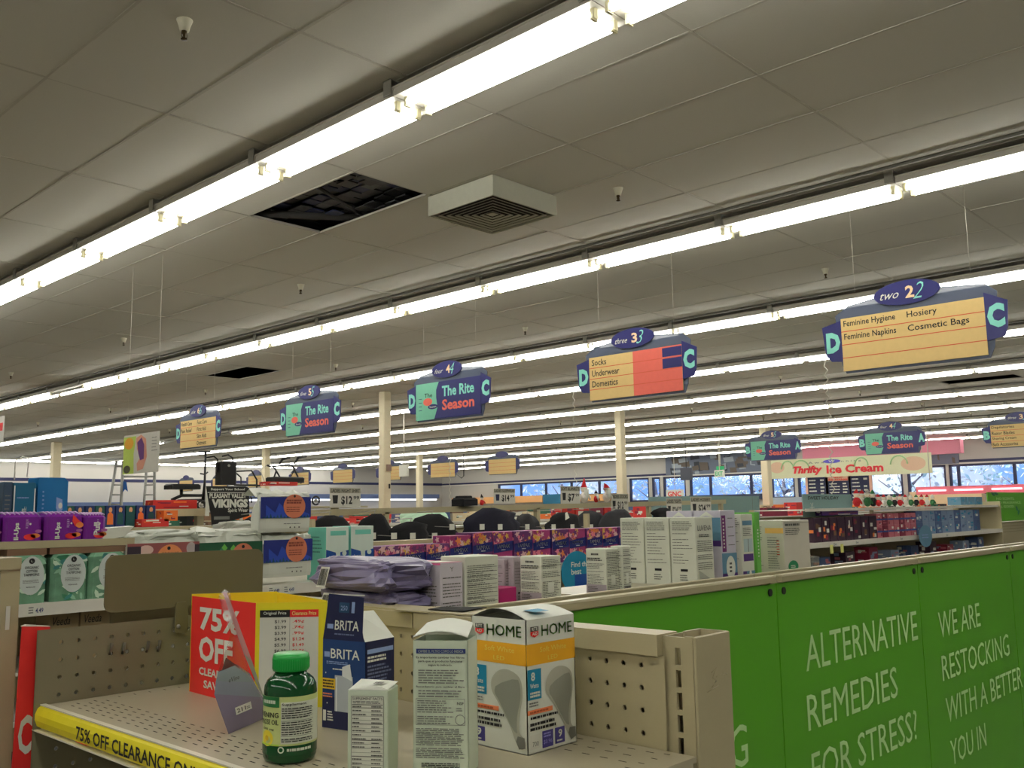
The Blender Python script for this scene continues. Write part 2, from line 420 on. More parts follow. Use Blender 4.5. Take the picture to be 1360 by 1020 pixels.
# boxed air diffuser
x0, x1, y0, y1 = 4.09, 4.70, 3.99, 4.60
zb = Zc-.135
vt = thing('air_vent', 'boxed square ceiling air vent with stepped louvres, beside the missing tile', 'vent', ((x0+x1)/2, (y0+y1)/2, zb))
vm = M('ivory_vent_enamel', (176, 176, 160), .5, 1.3)
b = MB()
b.box(x0, y0, zb, x1, y0+.012, Zc, vm); b.box(x0, y1-.012, zb, x1, y1, Zc, vm); b.box(x0, y0+.0121, zb, x0+.012, y1-.0121, Zc, vm); b.box(x1-.012, y0+.0121, zb, x1, y1-.0121, Zc, vm)
b.box(x0+.013, y0+.013, zb+.03, x1-.013, y1-.013, zb+.04, dark); b.build('vent_box', vt)
cx, cy = (x0+x1)/2, (y0+y1)/2
for q in range(7):
    r = .30-q*.040; r2 = r-.014; z1 = zb+.001+q*.0005
    b = MB()
    V = [(cx-r,cy-r,z1),(cx+r,cy-r,z1),(cx+r,cy+r,z1),(cx-r,cy+r,z1),(cx-r2,cy-r2,z1+.004),(cx+r2,cy-r2,z1+.004),(cx+r2,cy+r2,z1+.004),(cx-r2,cy+r2,z1+.004)]
    b.add(V, [(0,1,5,4),(1,2,6,5),(2,3,7,6),(3,0,4,7)], vm)
    b.add([(v[0],v[1],v[2]+.003) for v in V], [(4,5,1,0),(5,6,2,1),(6,7,3,2),(7,4,0,3)], vm)
    b.build('louvre', vt)
b = MB(); b.box(cx-.03, cy-.03, zb+.01, cx+.03, cy+.03, zb+.014, vm); b.build('louvre', vt)
# columns
colm = M('cream_column_paint', (196, 186, 158), .6, 1.35)
def column(x, y, w, lab):
    r = thing('support_column', lab, 'column', (x, y, 0))
    b = MB(); b.rbox(x-w/2, y-w/2, 0, x+w/2, y+w/2, Zc, colm, .015); b.build('column_shaft', r)
    b = MB(); b.box(x-w/2-.01, y-w/2-.01, 0, x+w/2+.01, y+w/2+.01, .15, beige); b.build('column_base', r)
    return r
c1 = column(10.4, 12.85, .16, 'cream square column, tallest in the picture, beside the night shirt price card')
b = MB(); fr = Fr((10.4, 12.85-.081, 0), (1,0,0), (0,0,1)); b.fbox(fr, -.03, FL(.72), 0, .06, FL(.83), .03, M('brown_box', (110,90,80))); b.fbox(fr, .02, FL(.42), 0, .05, FL(.5), .01, blackp); b.build('switch_box', c1)
column(16.3, 12.2, .17, 'cream column under the sign with coral panels')
column(22.3, 12.05, .2, 'cream column just left of the ice cream banner')
column(10.4, 27.2, .22, 'thin cream column at the far left, left of the ladder')
column(16.3, 26.0, .2, 'thin cream column behind the rollator walker')
column(22.3, 25.6, .19, 'thin cream column right of the tallest column')
# ================================================================== AISLE SIGNS
def frX(x, y, z=0): return Fr((x, y, z), (0,-1,0), (0,0,1))       # faces the lens along +X; u runs to the right
def aisle_sign(x, y, num, word, kind, L, Rr, lab, group=None, detail=True, rows=None, wires=True):
    r = thing('aisle_sign', lab, 'aisle sign', (x, y, FL(.94)), group)
    f = frX(x, y, FL(0))
    b = MB(); b.prism(f, [(-.49,1.0),(-.46,.935),(.5,.93),(.53,1.0),(.57,1.36),(.5,1.42),(.2,1.45),(-.2,1.45),(-.42,1.42),(-.52,1.36)], -.012, -.004, backing); b.build('sign_backing', r)
    b = MB(); b.prism(f, [(-.475,1.32),(-.62,1.285),(-.6,1.08),(-.56,1.03),(-.475,1.02)], -.002, .006, signnavy)
    if detail: b.text(f, L, -.592, 1.09, -.488, 1.24, aqua, .008, .06)
    b.build('letter_tab', r)
    b = MB(); b.prism(f, [(.49,1.36),(.63,1.29),(.62,1.12),(.6,1.06),(.49,1.04)], -.002, .006, signnavy)
    if detail: b.text(f, Rr, .502, 1.12, .608, 1.28, aqua, .008, .06)
    b.build('letter_tab', r)
    b = MB(); n = 28; b.prism(f, [(.225*math.cos(2*math.pi*i/n), 1.447+.085*math.sin(2*math.pi*i/n)) for i in range(n)], 0, .01, signnavy)
    if detail:
        b.text(f, word, -.18, 1.415, -.05, 1.462, paper, .012, .0, .45); b.text(f, num, -.005, 1.405, .055, 1.49, peach, .012, .03)
        b.text(f, num, .045, 1.392, .12, 1.505, aqua, .013, -.012, .4)
    b.build('number_oval', r)
    b = MB(); u0, u1, v0, v1 = -.475, .49, .95, 1.33
    if kind == 'list':
        b.prism(f, [(u0,v0),(u1,v0),(u1,v1),(u0,v1)], 0, .008, signyel)
        for i in range(1, 4): b.rect(f, u0, v0+(v1-v0)*i/4-.003, u1, v0+(v1-v0)*i/4+.003, signline, .0085)
        for it in (rows or []):
            c, rr_, t, wd = it; vv = v1-(v1-v0)/4*(rr_+1)
            a = u0+(.02 if c == 0 else .485)*(u1-u0); b.text(f, t, a, vv+.022, a+wd, vv+.078, black, .009, .01)
        if rows is None:
            for rr_ in range(4):
                vv = v1-(v1-v0)/4*(rr_+1)
                b.micro(f, -.42, vv+.03, -.12, vv+.07, 1, M('brown_print', (120,84,40),.7,1), seed=int(y*7)+rr_, fill=.8)
                b.micro(f, .05, vv+.03, .4, vv+.07, 1, M('brown_print', (120,84,40)), seed=int(y*9)+rr_, fill=.8)
    elif kind == 'coral':
        b.prism(f, [(u0,v0),(u1,v0),(u1,v1),(u0,v1)], 0, .008, signyel); um = -.0
        b.rect(f, um, v0, u1, v1, signred, .0085); h = (v1-v0)/4
        b.rect(f, .3, v0+2*h+.006, u1, v0+3*h-.006, signnavy, .009); b.rect(f, .3, v0+3*h+.008, u1, v1-.012, signnavy, .009)
        for i in range(1, 4): b.rect(f, u0, v0+h*i-.003, u1 if i < 3 else .3, v0+h*i+.003, signline, .0088)
        for rr_, t, wd in ((0,'Socks',.16),(1,'Underwear',.3),(2,'Domestics',.28)):
            vv = v1-h*(rr_+1); b.text(f, t, u0+.03, vv+.02, u0+.03+wd, vv+.075, black, .009, .008)
    else:
        b.prism(f, [(u0,v0),(u1,v0),(u1,v1),(u0,v1)], 0, .008, signnavy)
        pts = [(u0,v0),(-.19,v0),(-.14,v0+.12),(-.16,v0+.22),(-.16,v0+.3),(-.12,v1),(u0,v1)]
        b.poly(f, pts, mint, .0085)
        b.text(f, 'The', -.34, 1.18, -.22, 1.225, black, .0095, .01); b.ell(f, -.29, 1.135, .07, .04, signred, .0095)
        b.ell(f, -.21, 1.08, .075, .026, signnavy, .0098); b.text(f, 'Season', -.26, 1.07, -.16, 1.09, paper, .0102)
        for q in range(4): b.rect(f, -.43, 1.05+.04*q, -.38, 1.056+.04*q, signnavy, .0095)
        b.text(f, 'The Rite', -.07, 1.17, .4, 1.28, aqua, .0095, .03); b.text(f, 'Season', -.07, 1.03, .4, 1.14, signred, .0095, .03)
    b.build('sign_panel', r)
    if wires:
        b = MB()
        for u in (-.36, .42): b.tube([f.p(u, 1.45, 0), f.p(u, 2.1, 0)], .0013, wire_m, 4)
        b.build('hanging_wire', r)
    return r
aisle_sign(6.5, 2.385, '2', 'two', 'list', 'D', 'C', 'large yellow aisle sign reading Feminine Hygiene and Hosiery, number two oval', rows=[(0,0,'Feminine Hygiene',.37),(1,0,'Hosiery',.2),(0,1,'Feminine Napkins',.37),(1,1,'Cosmetic Bags',.4)])
aisle_sign(6.5, 4.70, '3', 'three', 'coral', 'D', 'C', 'aisle sign with coral panels reading Socks, Underwear, Domestics, number three')
aisle_sign(6.5, 7.03, '4', 'four', 'season', 'D', 'C', 'navy and mint aisle sign lettered D and C, number four oval')
aisle_sign(6.5, 9.45, '5', 'five', 'season', 'D', 'C', 'navy and mint aisle sign lettered D and C, number five oval')
aisle_sign(6.5, 12.1, '6', 'six', 'list', 'D', 'C', 'yellow list sign with number six oval, above the knee scooter', rows=[(0,0,'Health Care',.3),(1,0,'Foot Care',.26),(0,1,'Pain Relief',.3),(1,1,'First Aid',.24),(1,2,'Skin Aids',.26),(1,3,'Ointment',.26)])
aisle_sign(17.5, 9.3, '5', 'five', 'season', 'B', 'A', 'small navy and mint aisle sign left of the ice cream banner, number five')
aisle_sign(17.5, 6.9, '4', 'four', 'season', 'B', 'A', 'small navy and mint aisle sign over the ice cream banner, number four')
aisle_sign(17.5, 4.7, '3', 'three', 'list', 'B', 'A', 'small yellow list sign cut by the right edge of the picture', rows=[(0,0,'Depilatories',.36),(0,1,'Razor Blades',.36),(0,2,'Shaving Cream',.38),(0,3,'Bath Accessories',.4)])
labs = ['small yellow sign just left of the window row, highest of the distant ones', 'small yellow sign right of the thin far column', 'small yellow sign half hidden behind the tallest column', 'small yellow sign left of the tallest column, above the night shirt card', 'small yellow sign right of the rollator walker', 'small yellow sign left of the rollator walker', 'small yellow sign behind the black rollator bag', 'small yellow sign above the knee scooter seat']
for (px, lb) in zip((667, 588, 517, 455, 398, 340, 292, 247), labs):
    p = onx(px, 640, 17.5); aisle_sign(17.5, p.y, str(len(lb) % 9+1), 'aisle', 'list', 'B', 'A', lb, None, detail=False)
# ================================================================== FOREGROUND END-CAP SHELF
SH = FL(-.27)                                            # shelf top
def pegboard(fr, u0, v0, u1, v1, m, pu0, pv0, nu, nv, p=.0254, r=.0032, t=.003, skip=()):
    """sheet with real round holes; holes on a p grid from (pu0, pv0), plain sheet around them"""
    b = MB(); K = 8
    U0, V0, U1, V1 = pu0-p/2, pv0-p/2, pu0+(nu-.5)*p, pv0+(nv-.5)*p
    for w in (0, -t):
        fl = (lambda f: f) if w == 0 else (lambda f: tuple(reversed(f)))
        for a, c, d, e in ((u0,v0,u1,V0),(u0,V1,u1,v1),(u0,V0,U0,V1),(U1,V0,u1,V1)):
            if d-a > 1e-5 and e-c > 1e-5: b.add([fr.p(a,c,w),fr.p(d,c,w),fr.p(d,e,w),fr.p(a,e,w)], [fl((0,1,2,3))], m)
        for i in range(nu):
            for j in range(nv):
                cu, cv = pu0+i*p, pv0+j*p; h = p/2
                sq = [(h,0),(h,h),(0,h),(-h,h),(-h,0),(-h,-h),(0,-h),(h,-h)]
                P = [fr.p(cu+a, cv+c, w) for a, c in sq]+[fr.p(cu+r*math.cos(math.pi*q/4), cv+r*math.sin(math.pi*q/4), w) for q in range(8)]
                b.add(P, [fl((q, (q+1)%8, 8+(q+1)%8, 8+q)) for q in range(8)], m)
                if w == 0:
                    P = [fr.p(cu+r*math.cos(math.pi*q/4), cv+r*math.sin(math.pi*q/4), ww) for ww in (0, -t) for q in range(8)]
                    b.add(P, [(q, (q+1)%8, 8+(q+1)%8, 8+q) for q in range(8)], m)
    return b
X0, X1, YN, YF_ = .568, .925, .60, 1.49
ec = thing('endcap_shelf_unit', 'beige steel end-cap shelf with pegboard back in the foreground, yellow strip along its front edge', 'shelf unit', (X1, 1.05, 0))
fb = Fr((X1, YF_, 0), (0,-1,0), (0,0,1))                # back panel seen from the lens side; u from far to near
TOP = FL(-.145)
pegboard(fb, 0, .1, YF_-.64, TOP-.022, beige, .03, TOP-.022-.0127-.0254*22, 32, 23).build('back_panel', ec)
b = MB(); b.fbox(fb, 0, .1, -.035, YF_-.64, TOP-.01, -.03, beige); b.build('rear_panel', ec)
b = MB(); b.fbox(fb, .42, TOP-.022, -.036, YF_-.645, TOP+.002, .006, beige); b.build('top_rail', ec)
b = MB(); b.fbox(fb, 0, TOP-.021, -.036, .415, TOP+.001, .004, beige); b.fbox(fb, .0, TOP+.0008, -.05, .50, TOP+.004, .0, beige); b.build('top_rail', ec)
b = MB(); b.prism(Fr((0,0,TOP+.003),(1,0,0),(0,1,0)), [(.91,1.1),(.955,1.12),(1.0,1.04),(.985,.98),(.93,.95)], 0, .002, beige); b.prism(Fr((0,0,TOP+.006),(1,0,0),(0,1,0)), [(.93,1.05),(.965,1.06),(1.0,1.0),(.94,.985)], 0, .001, dark); b.build('bent_cap_piece', ec)
fs = Fr((X0, YF_, 0), (1,0,0), (0,0,1))                 # side panel, faces -Y
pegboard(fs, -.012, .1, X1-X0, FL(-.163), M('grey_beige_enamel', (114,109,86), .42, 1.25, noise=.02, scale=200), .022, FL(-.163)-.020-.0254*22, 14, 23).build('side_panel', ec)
# shelf with slots
sb = MB(); sb.box(X0, YN, SH-.006, X1-.003, YF_-.004, SH, beige_d); sb.box(X0, YN, SH-.034, X0+.004, YF_-.004, SH, beige_d); sb.box(X0+.004, YN, SH-.03, X1-.01, YN+.003, SH-.006, beige_d); sb.box(X0, YN+.0, SH-.036, X0+.02, YF_-.004, SH-.034, beige_d)
sh = sb.build('shelf', ec)
b = MB(); ft = Fr((0,0,SH), (1,0,0), (0,1,0))
def slot(x, y, l=.011): b.rect(ft, x-.001, y-l/2, x+.001, y+l/2, dark, .0003)
for r_ in range(5):
    for q in range(33):
        slot(X0+.024+r_*.0127, YN+.03+q*.0254+(.0127 if r_ % 2 else 0))
for r_ in range(3):
    for q in range(12): slot(X1-.02-r_*.0254, YN+.05+q*.0254+(.0127 if r_ % 2 else 0))
for q in range(13):
    slot(X0+.1+q*.0127*1.9, YF_-.03, .008); slot(X0+.1+q*.0127*1.9, YN+.03, .008)
b.build('slot', sh, kind='stuff')
# yellow shelf strip, bowed outwards
b = MB(); prof = [(0,0),(-.006,-.004),(-.0095,-.012),(-.0095,-.02),(-.006,-.029),(0,-.033)]
V = []
for y in (YN+.0, YF_+.006):
    V += [(X0+a-.001, y, SH+c) for a, c in prof]
n = len(prof); b.add(V, [(i, n+i, n+i+1, i+1) for i in range(n-1)]+[tuple(range(n)), tuple(range(2*n-1, n-1, -1))], yellow_m, False)
b.box(X0-.0115, YN, SH-.0352, X0+.002, YF_+.006, SH-.0335, M('clear_strip_edge', (200,196,180), .3, 1.4)); b.box(X0-.004, YN, SH-.0005, X0+.004, YF_+.006, SH+.0012, M('clear_strip_edge', (0,0,0)))
st = b.build('shelf_edge_strip', ec)
fy = Fr((X0-.0107, YF_+.006, SH), (0,-1,0), (0,0,1))
b = MB(); b.text(fy, '75% OFF CLEARANCE ONLY', .152, -.0255, .50, -.008, black, .0002, .015)
b.rect(fy, .152, -.0285, .19, -.0275, red_m, .0002); b.build('lettering', st)
# brace under the sheet and near upright post
post = MB()
fpx = Fr((.93, .645, 0), (0,-1,0), (0,0,1))              # slotted face of the post
zt = TOP
for k in range(30):
    v1 = zt-.012-k*.0245; v0 = v1-.019
    post.fbox(fpx, 0, v1, -.004, .042, v1+.0055, 0, beige) if k else post.fbox(fpx, 0, v1, -.004, .042, zt, 0, beige)
    post.fbox(fpx, 0, v0, -.004, .017, v1, 0, beige); post.fbox(fpx, .024, v0, -.004, .042, v1, 0, beige)
post.fbox(fpx, 0, .1, -.004, .042, zt-.012-29*.0245-.019, 0, beige)
post.fbox(fpx, .0, .1, -.05, .042, zt-.02, -.046, dark)
post.fbox(fpx, 0, .1, -.05, .003, zt, -.004, beige)
pm = post.build('slotted_upright', ec)
b = MB(); b.rbox(.926, .598, .1, 1.0, .602, zt+.002, beige, .001); b.box(.997, .602, .1, 1.0, .64, zt+.002, beige); b.box(.926,.602,.1,.929,.612,zt+.002,beige); b.box(.965, .636, .1, 1.0, .64, zt+.002, beige)
cv = b.build('upright_cover', ec)
fe = Fr((.926, .598, 0), (1,0,0), (0,0,1)); b = MB()
pts = [(.03,-.04),(.042,-.034),(.032,-.046),(.04,-.05),(.03,-.056)]
b.tube([fe.p(a, zt+c, 0) for a, c in pts], .0007, beige, 5); b.tube([fe.p(.04+.004*i, zt-.046+.002*(i%2), 0) for i in range(7)], .0006, beige, 5); b.tube([fe.p(.02, zt-.06, 0), fe.p(.045, zt-.056, 0)], .0006, beige, 4)
b.build('embossed_mark', cv)
b = MB()
for u, v in ((.098,-.205),(.118,-.206),(.157,-.208),(.176,-.209)):
    b.tube([fs.p(u, FL(v)+.012, .002), fs.p(u-.002, FL(v), .004), fs.p(u-.002, FL(v)-.004, 0)], .0026, M('grey_peg_clip', (90,84,70), .5, 1.2), 5)
b.build('peg_clip', ec)
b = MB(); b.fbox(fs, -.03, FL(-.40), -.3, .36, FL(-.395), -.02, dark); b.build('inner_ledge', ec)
# blank beige sign plate on a strap
PY = 1.485
sp_ = thing('blank_sign_plate', 'blank rounded beige sign plate standing above the pegboard', 'sign plate', (.75, PY, FL(-.15)))
fp = Fr((0, PY, 0), (1,0,0), (0,0,1))
def rr(u0, v0, u1, v1, r, n=5):
    P = []
    for cu, cv_, a in ((u1-r,v1-r,0),(u0+r,v1-r,90),(u0+r,v0+r,180),(u1-r,v0+r,270)):
        for i in range(n+1): t = math.radians(a+90*i/n); P.append((cu+r*math.cos(t), cv_+r*math.sin(t)))
    return P
pa, pb = ony(141, 738, PY), ony(349, 775, PY); pc = ony(142, 820, PY)
tan_m = M('tan_plate_enamel', (98, 91, 62), .5, 1.3)
b = MB(); b.prism(fp, rr(pa.x, pc.z+.006, pb.x-.001, pa.z, .014), -.002, .001, tan_m); b.build('plate', sp_)
q0, q1 = ony(233, 800, PY-.002), ony(248, 840, PY-.002)
b = MB(); b.prism(Fr((0,PY-.001,0),(1,0,0),(0,0,1)), rr(q0.x, q1.z, q1.x, q0.z, .004), .001, .004, tan_m); b.build('strap', sp_)
q2 = ony(237, 832, PY-.006); b = MB(); b.ball((q2.x, PY-.006, q2.z), .0035, .002, .0035, galv); b.build('screw', sp_)
# neighbouring shelf end at the far left: upright, navy panel; red blade with C
NY = 1.56
p0, p1 = ony(0, 742, NY), ony(28, 742, NY)
nu = thing('neighbour_shelf_end', 'beige shelf upright with a navy side panel at the left edge of the picture', 'shelf unit', (p1.x-.02, NY, 0))
b = MB(); q = ony(14, 1030, NY); f = Fr((0,NY,0),(1,0,0),(0,0,1)); b.prism(f, [(q.x-.028,q.z),(q.x,q.z),(p1.x,p1.z),(p1.x-.028,p1.z)], -.045, 0, beige); b.build('slotted_upright', nu)
b = MB(); b.box(p1.x-.12, NY-.003, p1.z-.016, p1.x-.0, NY+.05, p1.z+.002, beige); b.build('top_rail', nu)
b = MB(); b.box(p1.x-.12, NY+.002, .1, p1.x-.024, NY+.01, p1.z-.02, M('navy_side_panel', (34,32,92), .5, 1.4)); b.build('side_panel', nu)
b = MB(); b.box(p1.x-.018, NY-.0012, FL(-.165), p1.x-.012, NY-.0008, FL(-.13), paper); b.build('tape_piece', nu)
RY = 1.505
r0, r1 = ony(29, 832, RY), ony(66, 838, RY)
rb = thing('red_blade_sign', 'tall narrow red sign with a white letter C beside the left upright', 'sign', (r0.x, RY, FL(-.5)))
s0, s1 = ony(14, 1040, RY), ony(46, 1040, RY); fr_ = Fr((r0.x, RY, 0), (1,0,0), (0,0,1)); wv = r1.x-r0.x
b = MB(); b.prism(fr_, [(s0.x-r0.x,s0.z),(s1.x-r0.x,s1.z),(wv-.008,r0.z-.022),(wv,r0.z-.022),(wv,r0.z-.004),(0,r0.z)], -.001, .001, red_m); b.build('sign_face', rb)
b = MB(); b.prism(fr_, [(0,r0.z),(wv,r0.z-.004),(wv,r0.z-.003),(.006,r0.z+.002)], -.006, .001, paper); b.build('folded_edge', rb)
c0, c1_ = ony(20, 1004, RY), ony(43, 948, RY)
b = MB(); b.text(fr_, 'C', c0.x-r0.x+.002, c0.z, c1_.x-r0.x, c1_.z, white, .0015, .03); b.build('lettering', rb)
# ================================================================== CARTONS
def carton(name, label, cat, near, w, d, h, m, z0, yaw=0, group=None, top=None, extra=None, empty_top=False):
    """near = (x, y) of the corner closest to the lens. w runs right (+x), d runs away (+y). returns root and local frames"""
    o = thing(name, label, cat, (near[0], near[1], z0), group, yaw)
    b = MB()
    if empty_top:
        t = .001
        b.box(0,0,0,w,d,.001,m); b.box(0,0,0,w,t,h,m); b.box(0,d-t,0,w,d,h,m); b.box(0,0,0,t,d,h,m); b.box(w-t,0,0,w,d,h,m)
    else: b.rbox(0, 0, 0, w, d, h, m, .0012)
    b.build('carton_body', o, off=(0,0,0))
    fR = Fr((0,-.0002,0), (1,0,0), (0,0,1)); fL = Fr((-.0002,d,0), (0,-1,0), (0,0,1))   # right (front) face, left face
    return o, fR, fL
E_ = (0,0,0)
# --- bulb carton
W_, D_, H_ = .085, .088, .147
lb, fR, fL = carton('light_bulb_carton', 'white light bulb carton with gold band and big green lettering, beside the tall pale carton', 'carton', (.807, .745), W_, D_, H_, white, SH, empty_top=True)
gold = M('gold_band', (206, 146, 28), .45, 1.5); teal = M('teal_block', (12, 116, 150), .5, 1.4); purp = M('purple_block', (60, 54, 120), .5, 1.4)
hgreen = M('green_lettering', (92, 160, 56), .5, 1.6); bulbg = M('bulb_grey_print', (150, 150, 138), .5, 1.5); bulbd = M('bulb_dark_print', (120, 122, 112), .5, 1.5); orangep = M('orange_strip', (214, 120, 76), .5, 1.4)
gp = M('gold_light_lettering', (236, 190, 80), .5, 1.4)
def smooth(P, k=2):
    for _ in range(k):
        P = [q for i in range(len(P)) for q in ((P[i][0]*.75+P[(i+1)%len(P)][0]*.25, P[i][1]*.75+P[(i+1)%len(P)][1]*.25), (P[i][0]*.25+P[(i+1)%len(P)][0]*.75, P[i][1]*.25+P[(i+1)%len(P)][1]*.75))]
    return P
def bulb_face(f, w, full):
    b = MB(); H = H_
    b.rect(f, 0, H*.655, w, H*.815, gold, .0002)
    b.text(f, 'HOME', w*.30, H*.865, w*.93, H*.95, hgreen, bold=.012); 
    b.rect(f, w*.08, H*.91, w*.24, H*.945, black, .0006); b.poly(f, [(w*.08,H*.88),(w*.16,H*.862),(w*.24,H*.88),(w*.24,H*.908),(w*.08,H*.908)], red_m, .0006)
    b.text(f, 'RITE', w*.1, H*.915, w*.22, H*.94, white, .001, .02); b.text(f, 'AID', w*.11, H*.88, w*.21, H*.903, white, .001, .02)
    b.text(f, 'Soft White', w*.26, H*.745, w*.80, H*.785, gp); b.text(f, 'LED', w*.42, H*.68, w*.62, H*.712, gp)
    b.rect(f, w*.01, H*.40, w*.28, H*.625, teal); b.text(f, '8', w*.07, H*.54, w*.15, H*.605, white, .001, .03); b.text(f, 'Watts', w*.05, H*.485, w*.22, H*.52, white, .001, .02)
    b.micro(f, w*.05, H*.415, w*.25, H*.46, 2, white, 4, .7, .001, .1)
    b.micro(f, w*.03, H*.345, w*.25, H*.385, 2, greyprint, 5, .6); b.rect(f, 0, H*.29, w*.5, H*.325, orangep); b.micro(f, w*.04, H*.297, w*.42, H*.318, 1, M('rust_print', (150,70,40)), 6, .7, .001, .05)
    b.micro(f, w*.05, H*.25, w*.6, H*.28, 1, black, 7, .6, ragged=.05); b.micro(f, w*.04, H*.165, w*.58, H*.235, 2, black, 8, .6, ragged=.1)
    if full:
        b.rect(f, w*.04, H*.035, w*.24, H*.14, paper); b.text(f, '700', w*.08, H*.055, w*.2, H*.09, greyprint, .001)
        b.rect(f, w*.28, H*.025, w*.5, H*.15, purp); b.text(f, '$0.96', w*.3, H*.05, w*.47, H*.085, M('lilac_print', (130,125,190)), .001); b.micro(f, w*.3, H*.1, w*.47, H*.14, 2, M('lilac_print', (0,0,0)), 3, .6, .001)
        b.rect(f, w*.54, H*.03, w*.74, H*.15, purp); b.text(f, '9', w*.6, H*.075, w*.68, H*.135, white, .001, .03); b.micro(f, w*.57, H*.045, w*.7, H*.06, 1, white, 3, .8, .001)
    else:
        b.rect(f, w*.02, H*.04, w*.24, H*.15, purp); b.text(f, '9', w*.09, H*.08, w*.18, H*.14, white, .001, .03); b.micro(f, w*.06, H*.05, w*.2, H*.065, 1, white, 3, .8, .001)
    # reflector bulb picture
    A = [(.36,.49),(.39,.545),(.5,.6),(.64,.62),(.8,.6),(.9,.56),(.93,.5),(.93,.42),(.88,.3),(.86,.2),(.88,.14),(.96,.12),(.98,.05),(.86,.03),(.78,.1),(.72,.18),(.6,.28),(.46,.38),(.38,.43)]
    A = smooth([(min(.985, u), v) for u, v in A])
    b.poly(f, [(w*u, H*v) for u, v in A], bulbg, .0007)
    B = [(.46,.49),(.85,.565),(.9,.5),(.9,.4),(.84,.3),(.82,.2),(.84,.14),(.75,.17),(.62,.28),(.5,.38),(.42,.43)]; B = smooth(B, 1)
    b.poly(f, [(w*u, H*v) for u, v in B], bulbd, .0009)
    b.poly(f, [(w*.84,H*.13),(w*.96,H*.125),(w*.97,H*.05),(w*.86,H*.035),(w*.81,H*.09)], M('bulb_cap_print', (90,90,84)), .0011)
    return b
bulb_face(fR, W_, True).build('printed_face', lb, off=E_); bulb_face(fL, D_, False).build('printed_face', lb, off=E_)
b = MB(); n = 8
V = []
for i in range(n+1):
    t = i/n; y = D_*t; z = H_+.011*math.sin(math.pi*t)*1.0
    V += [(.002+.0, y, z), (W_, y, H_+.0005+.009*math.sin(math.pi*t))]
b.add(V, [(2*i, 2*i+1, 2*i+3, 2*i+2) for i in range(n)], white, True)
V2 = [(v[0], v[1], v[2]-.0008) for v in V]; b.add(V2, [(2*i+2, 2*i+3, 2*i+1, 2*i) for i in range(n)], white, True)
b.rect(Fr((0,0,H_+.004),(1,0,0),(0,1,.06)), .02, .004, .045, .022, teal, .003)
b.build('raised_top_flap', lb, off=E_)
# --- water filter carton (navy), opened
bw, bd, bh = .055, .073, .110
wf, fR, fL = carton('water_filter_carton', 'opened navy water filter carton with its printed front flap standing up', 'carton', (.758, .974), bw, bd, bh, navyc, SH, math.radians(10), empty_top=True)
blue2 = M('mid_blue_card', (18, 52, 102), .4, 1.3); yl = M('ochre_label', (210,170,40), .5, 1.4)
b = MB(); f = fL; w, H = bd, bh
b.rect(f, 0, H*.35, w, H, blue2, .0002); b.rect(f, 0, 0, w, H*.35, navyc, .0003)
b.text(f, 'BRITA', w*.2, H*.79, w*.88, H*.90, white, bold=.01, slope=0); b.rect(f, w*.04, H*.8, w*.17, H*.86, M('pale_blue_print', (120,140,180)))
b.micro(f, w*.1, H*.72, w*.8, H*.76, 2, M('pale_blue_print', (0,0,0)), 2, .5); b.micro(f, w*.25, H*.66, w*.6, H*.68, 1, white, 3, .7)
b.fbox(f, w*.3, H*.2, .0004, w*.72, H*.6, .0007, M('filter_picture_grey', (150,156,160))); b.poly(f, [(w*.48,H*.6),(w*.72,H*.55),(w*.66,H*.74),(w*.48,H*.7)], M('filter_picture_white', (190,192,190)), .0012)
b.rect(f, w*.33, H*.2, w*.36, H*.58, M('filter_picture_white', (0,0,0)), .001)
b.rect(f, w*.01, H*.44, w*.32, H*.56, yl, .0012); b.micro(f, w*.03, H*.45, w*.3, H*.55, 3, black, 3, .5, .0016, .1)
b.micro(f, w*.02, H*.34, w*.3, H*.4, 2, M('orange_strip', (0,0,0)), 5, .5)
b.text(f, '1', w*.03, H*.08, w*.1, H*.2, white, .001, .03); b.micro(f, w*.13, H*.08, w*.28, H*.2, 4, white, 2, .55)
for (u, v) in ((.08,.62),(.12,.28),(.17,.18),(.05,.5)): b.ell(f, w*u, H*v, .0008, .001, white)
b.build('printed_face', wf, off=E_)
b = MB(); f = fR; w = bw; b.rect(f, w*.05, H*.86, w*.95, H*.91, M('pale_blue_print', (0,0,0))); b.micro(f, w*.05, H*.76, w*.8, H*.84, 2, white, 3, .6); b.micro(f, w*.05, H*.25, w*.9, H*.74, 12, M('grey_blue_print', (90,100,130)), 8, .5)
b.build('printed_face', wf, off=E_)
b = MB()                                                # front flap standing up, leaning slightly
fl = Fr((-.0005, bd, bh), (0,-1,0), (.0, -.08, 1)); w = bd*.92; H = .058
b.prism(fl, [(0,0),(w*1.05,0),(w*1.0,H*.2),(w*.98,H*.95),(w*.2-.008,H),(w*.03,H*.3)], -.0008, 0, navyc)
b.text(fl, 'BRITA', w*.3, H*.22, w*.92, H*.43, white, .0008, .01); b.rect(fl, w*.1, H*.24, w*.26, H*.34, M('pale_blue_print', (0,0,0)), .0006)
b.micro(fl, w*.3, H*.1, w*.9, H*.16, 1, M('grey_blue_print', (0,0,0)), 3, .5, .0006)
b.rect(fl, w*.38, H*.6, w*.64, H*.82, M('teal_dark_print', (24,60,90)), .0005); b.text(fl, '250', w*.43, H*.65, w*.6, H*.75, M('pale_blue_print', (0,0,0)), .001); b.rect(fl, w*.7, H*.6, w*.78, H*.84, M('pale_blue_print', (0,0,0)), .0006)
b.fbox(fl, w*.03, H*.975, -.0012, w*.99, H*1.0, -.0008, white); b.build('front_flap', wf, off=E_)
b = MB(); fv = [(0,0,bh),(bw,0,bh),(bw*.8,bd*.35,bh+.034),(bw*.0+.004,bd*.3,bh+.036)]
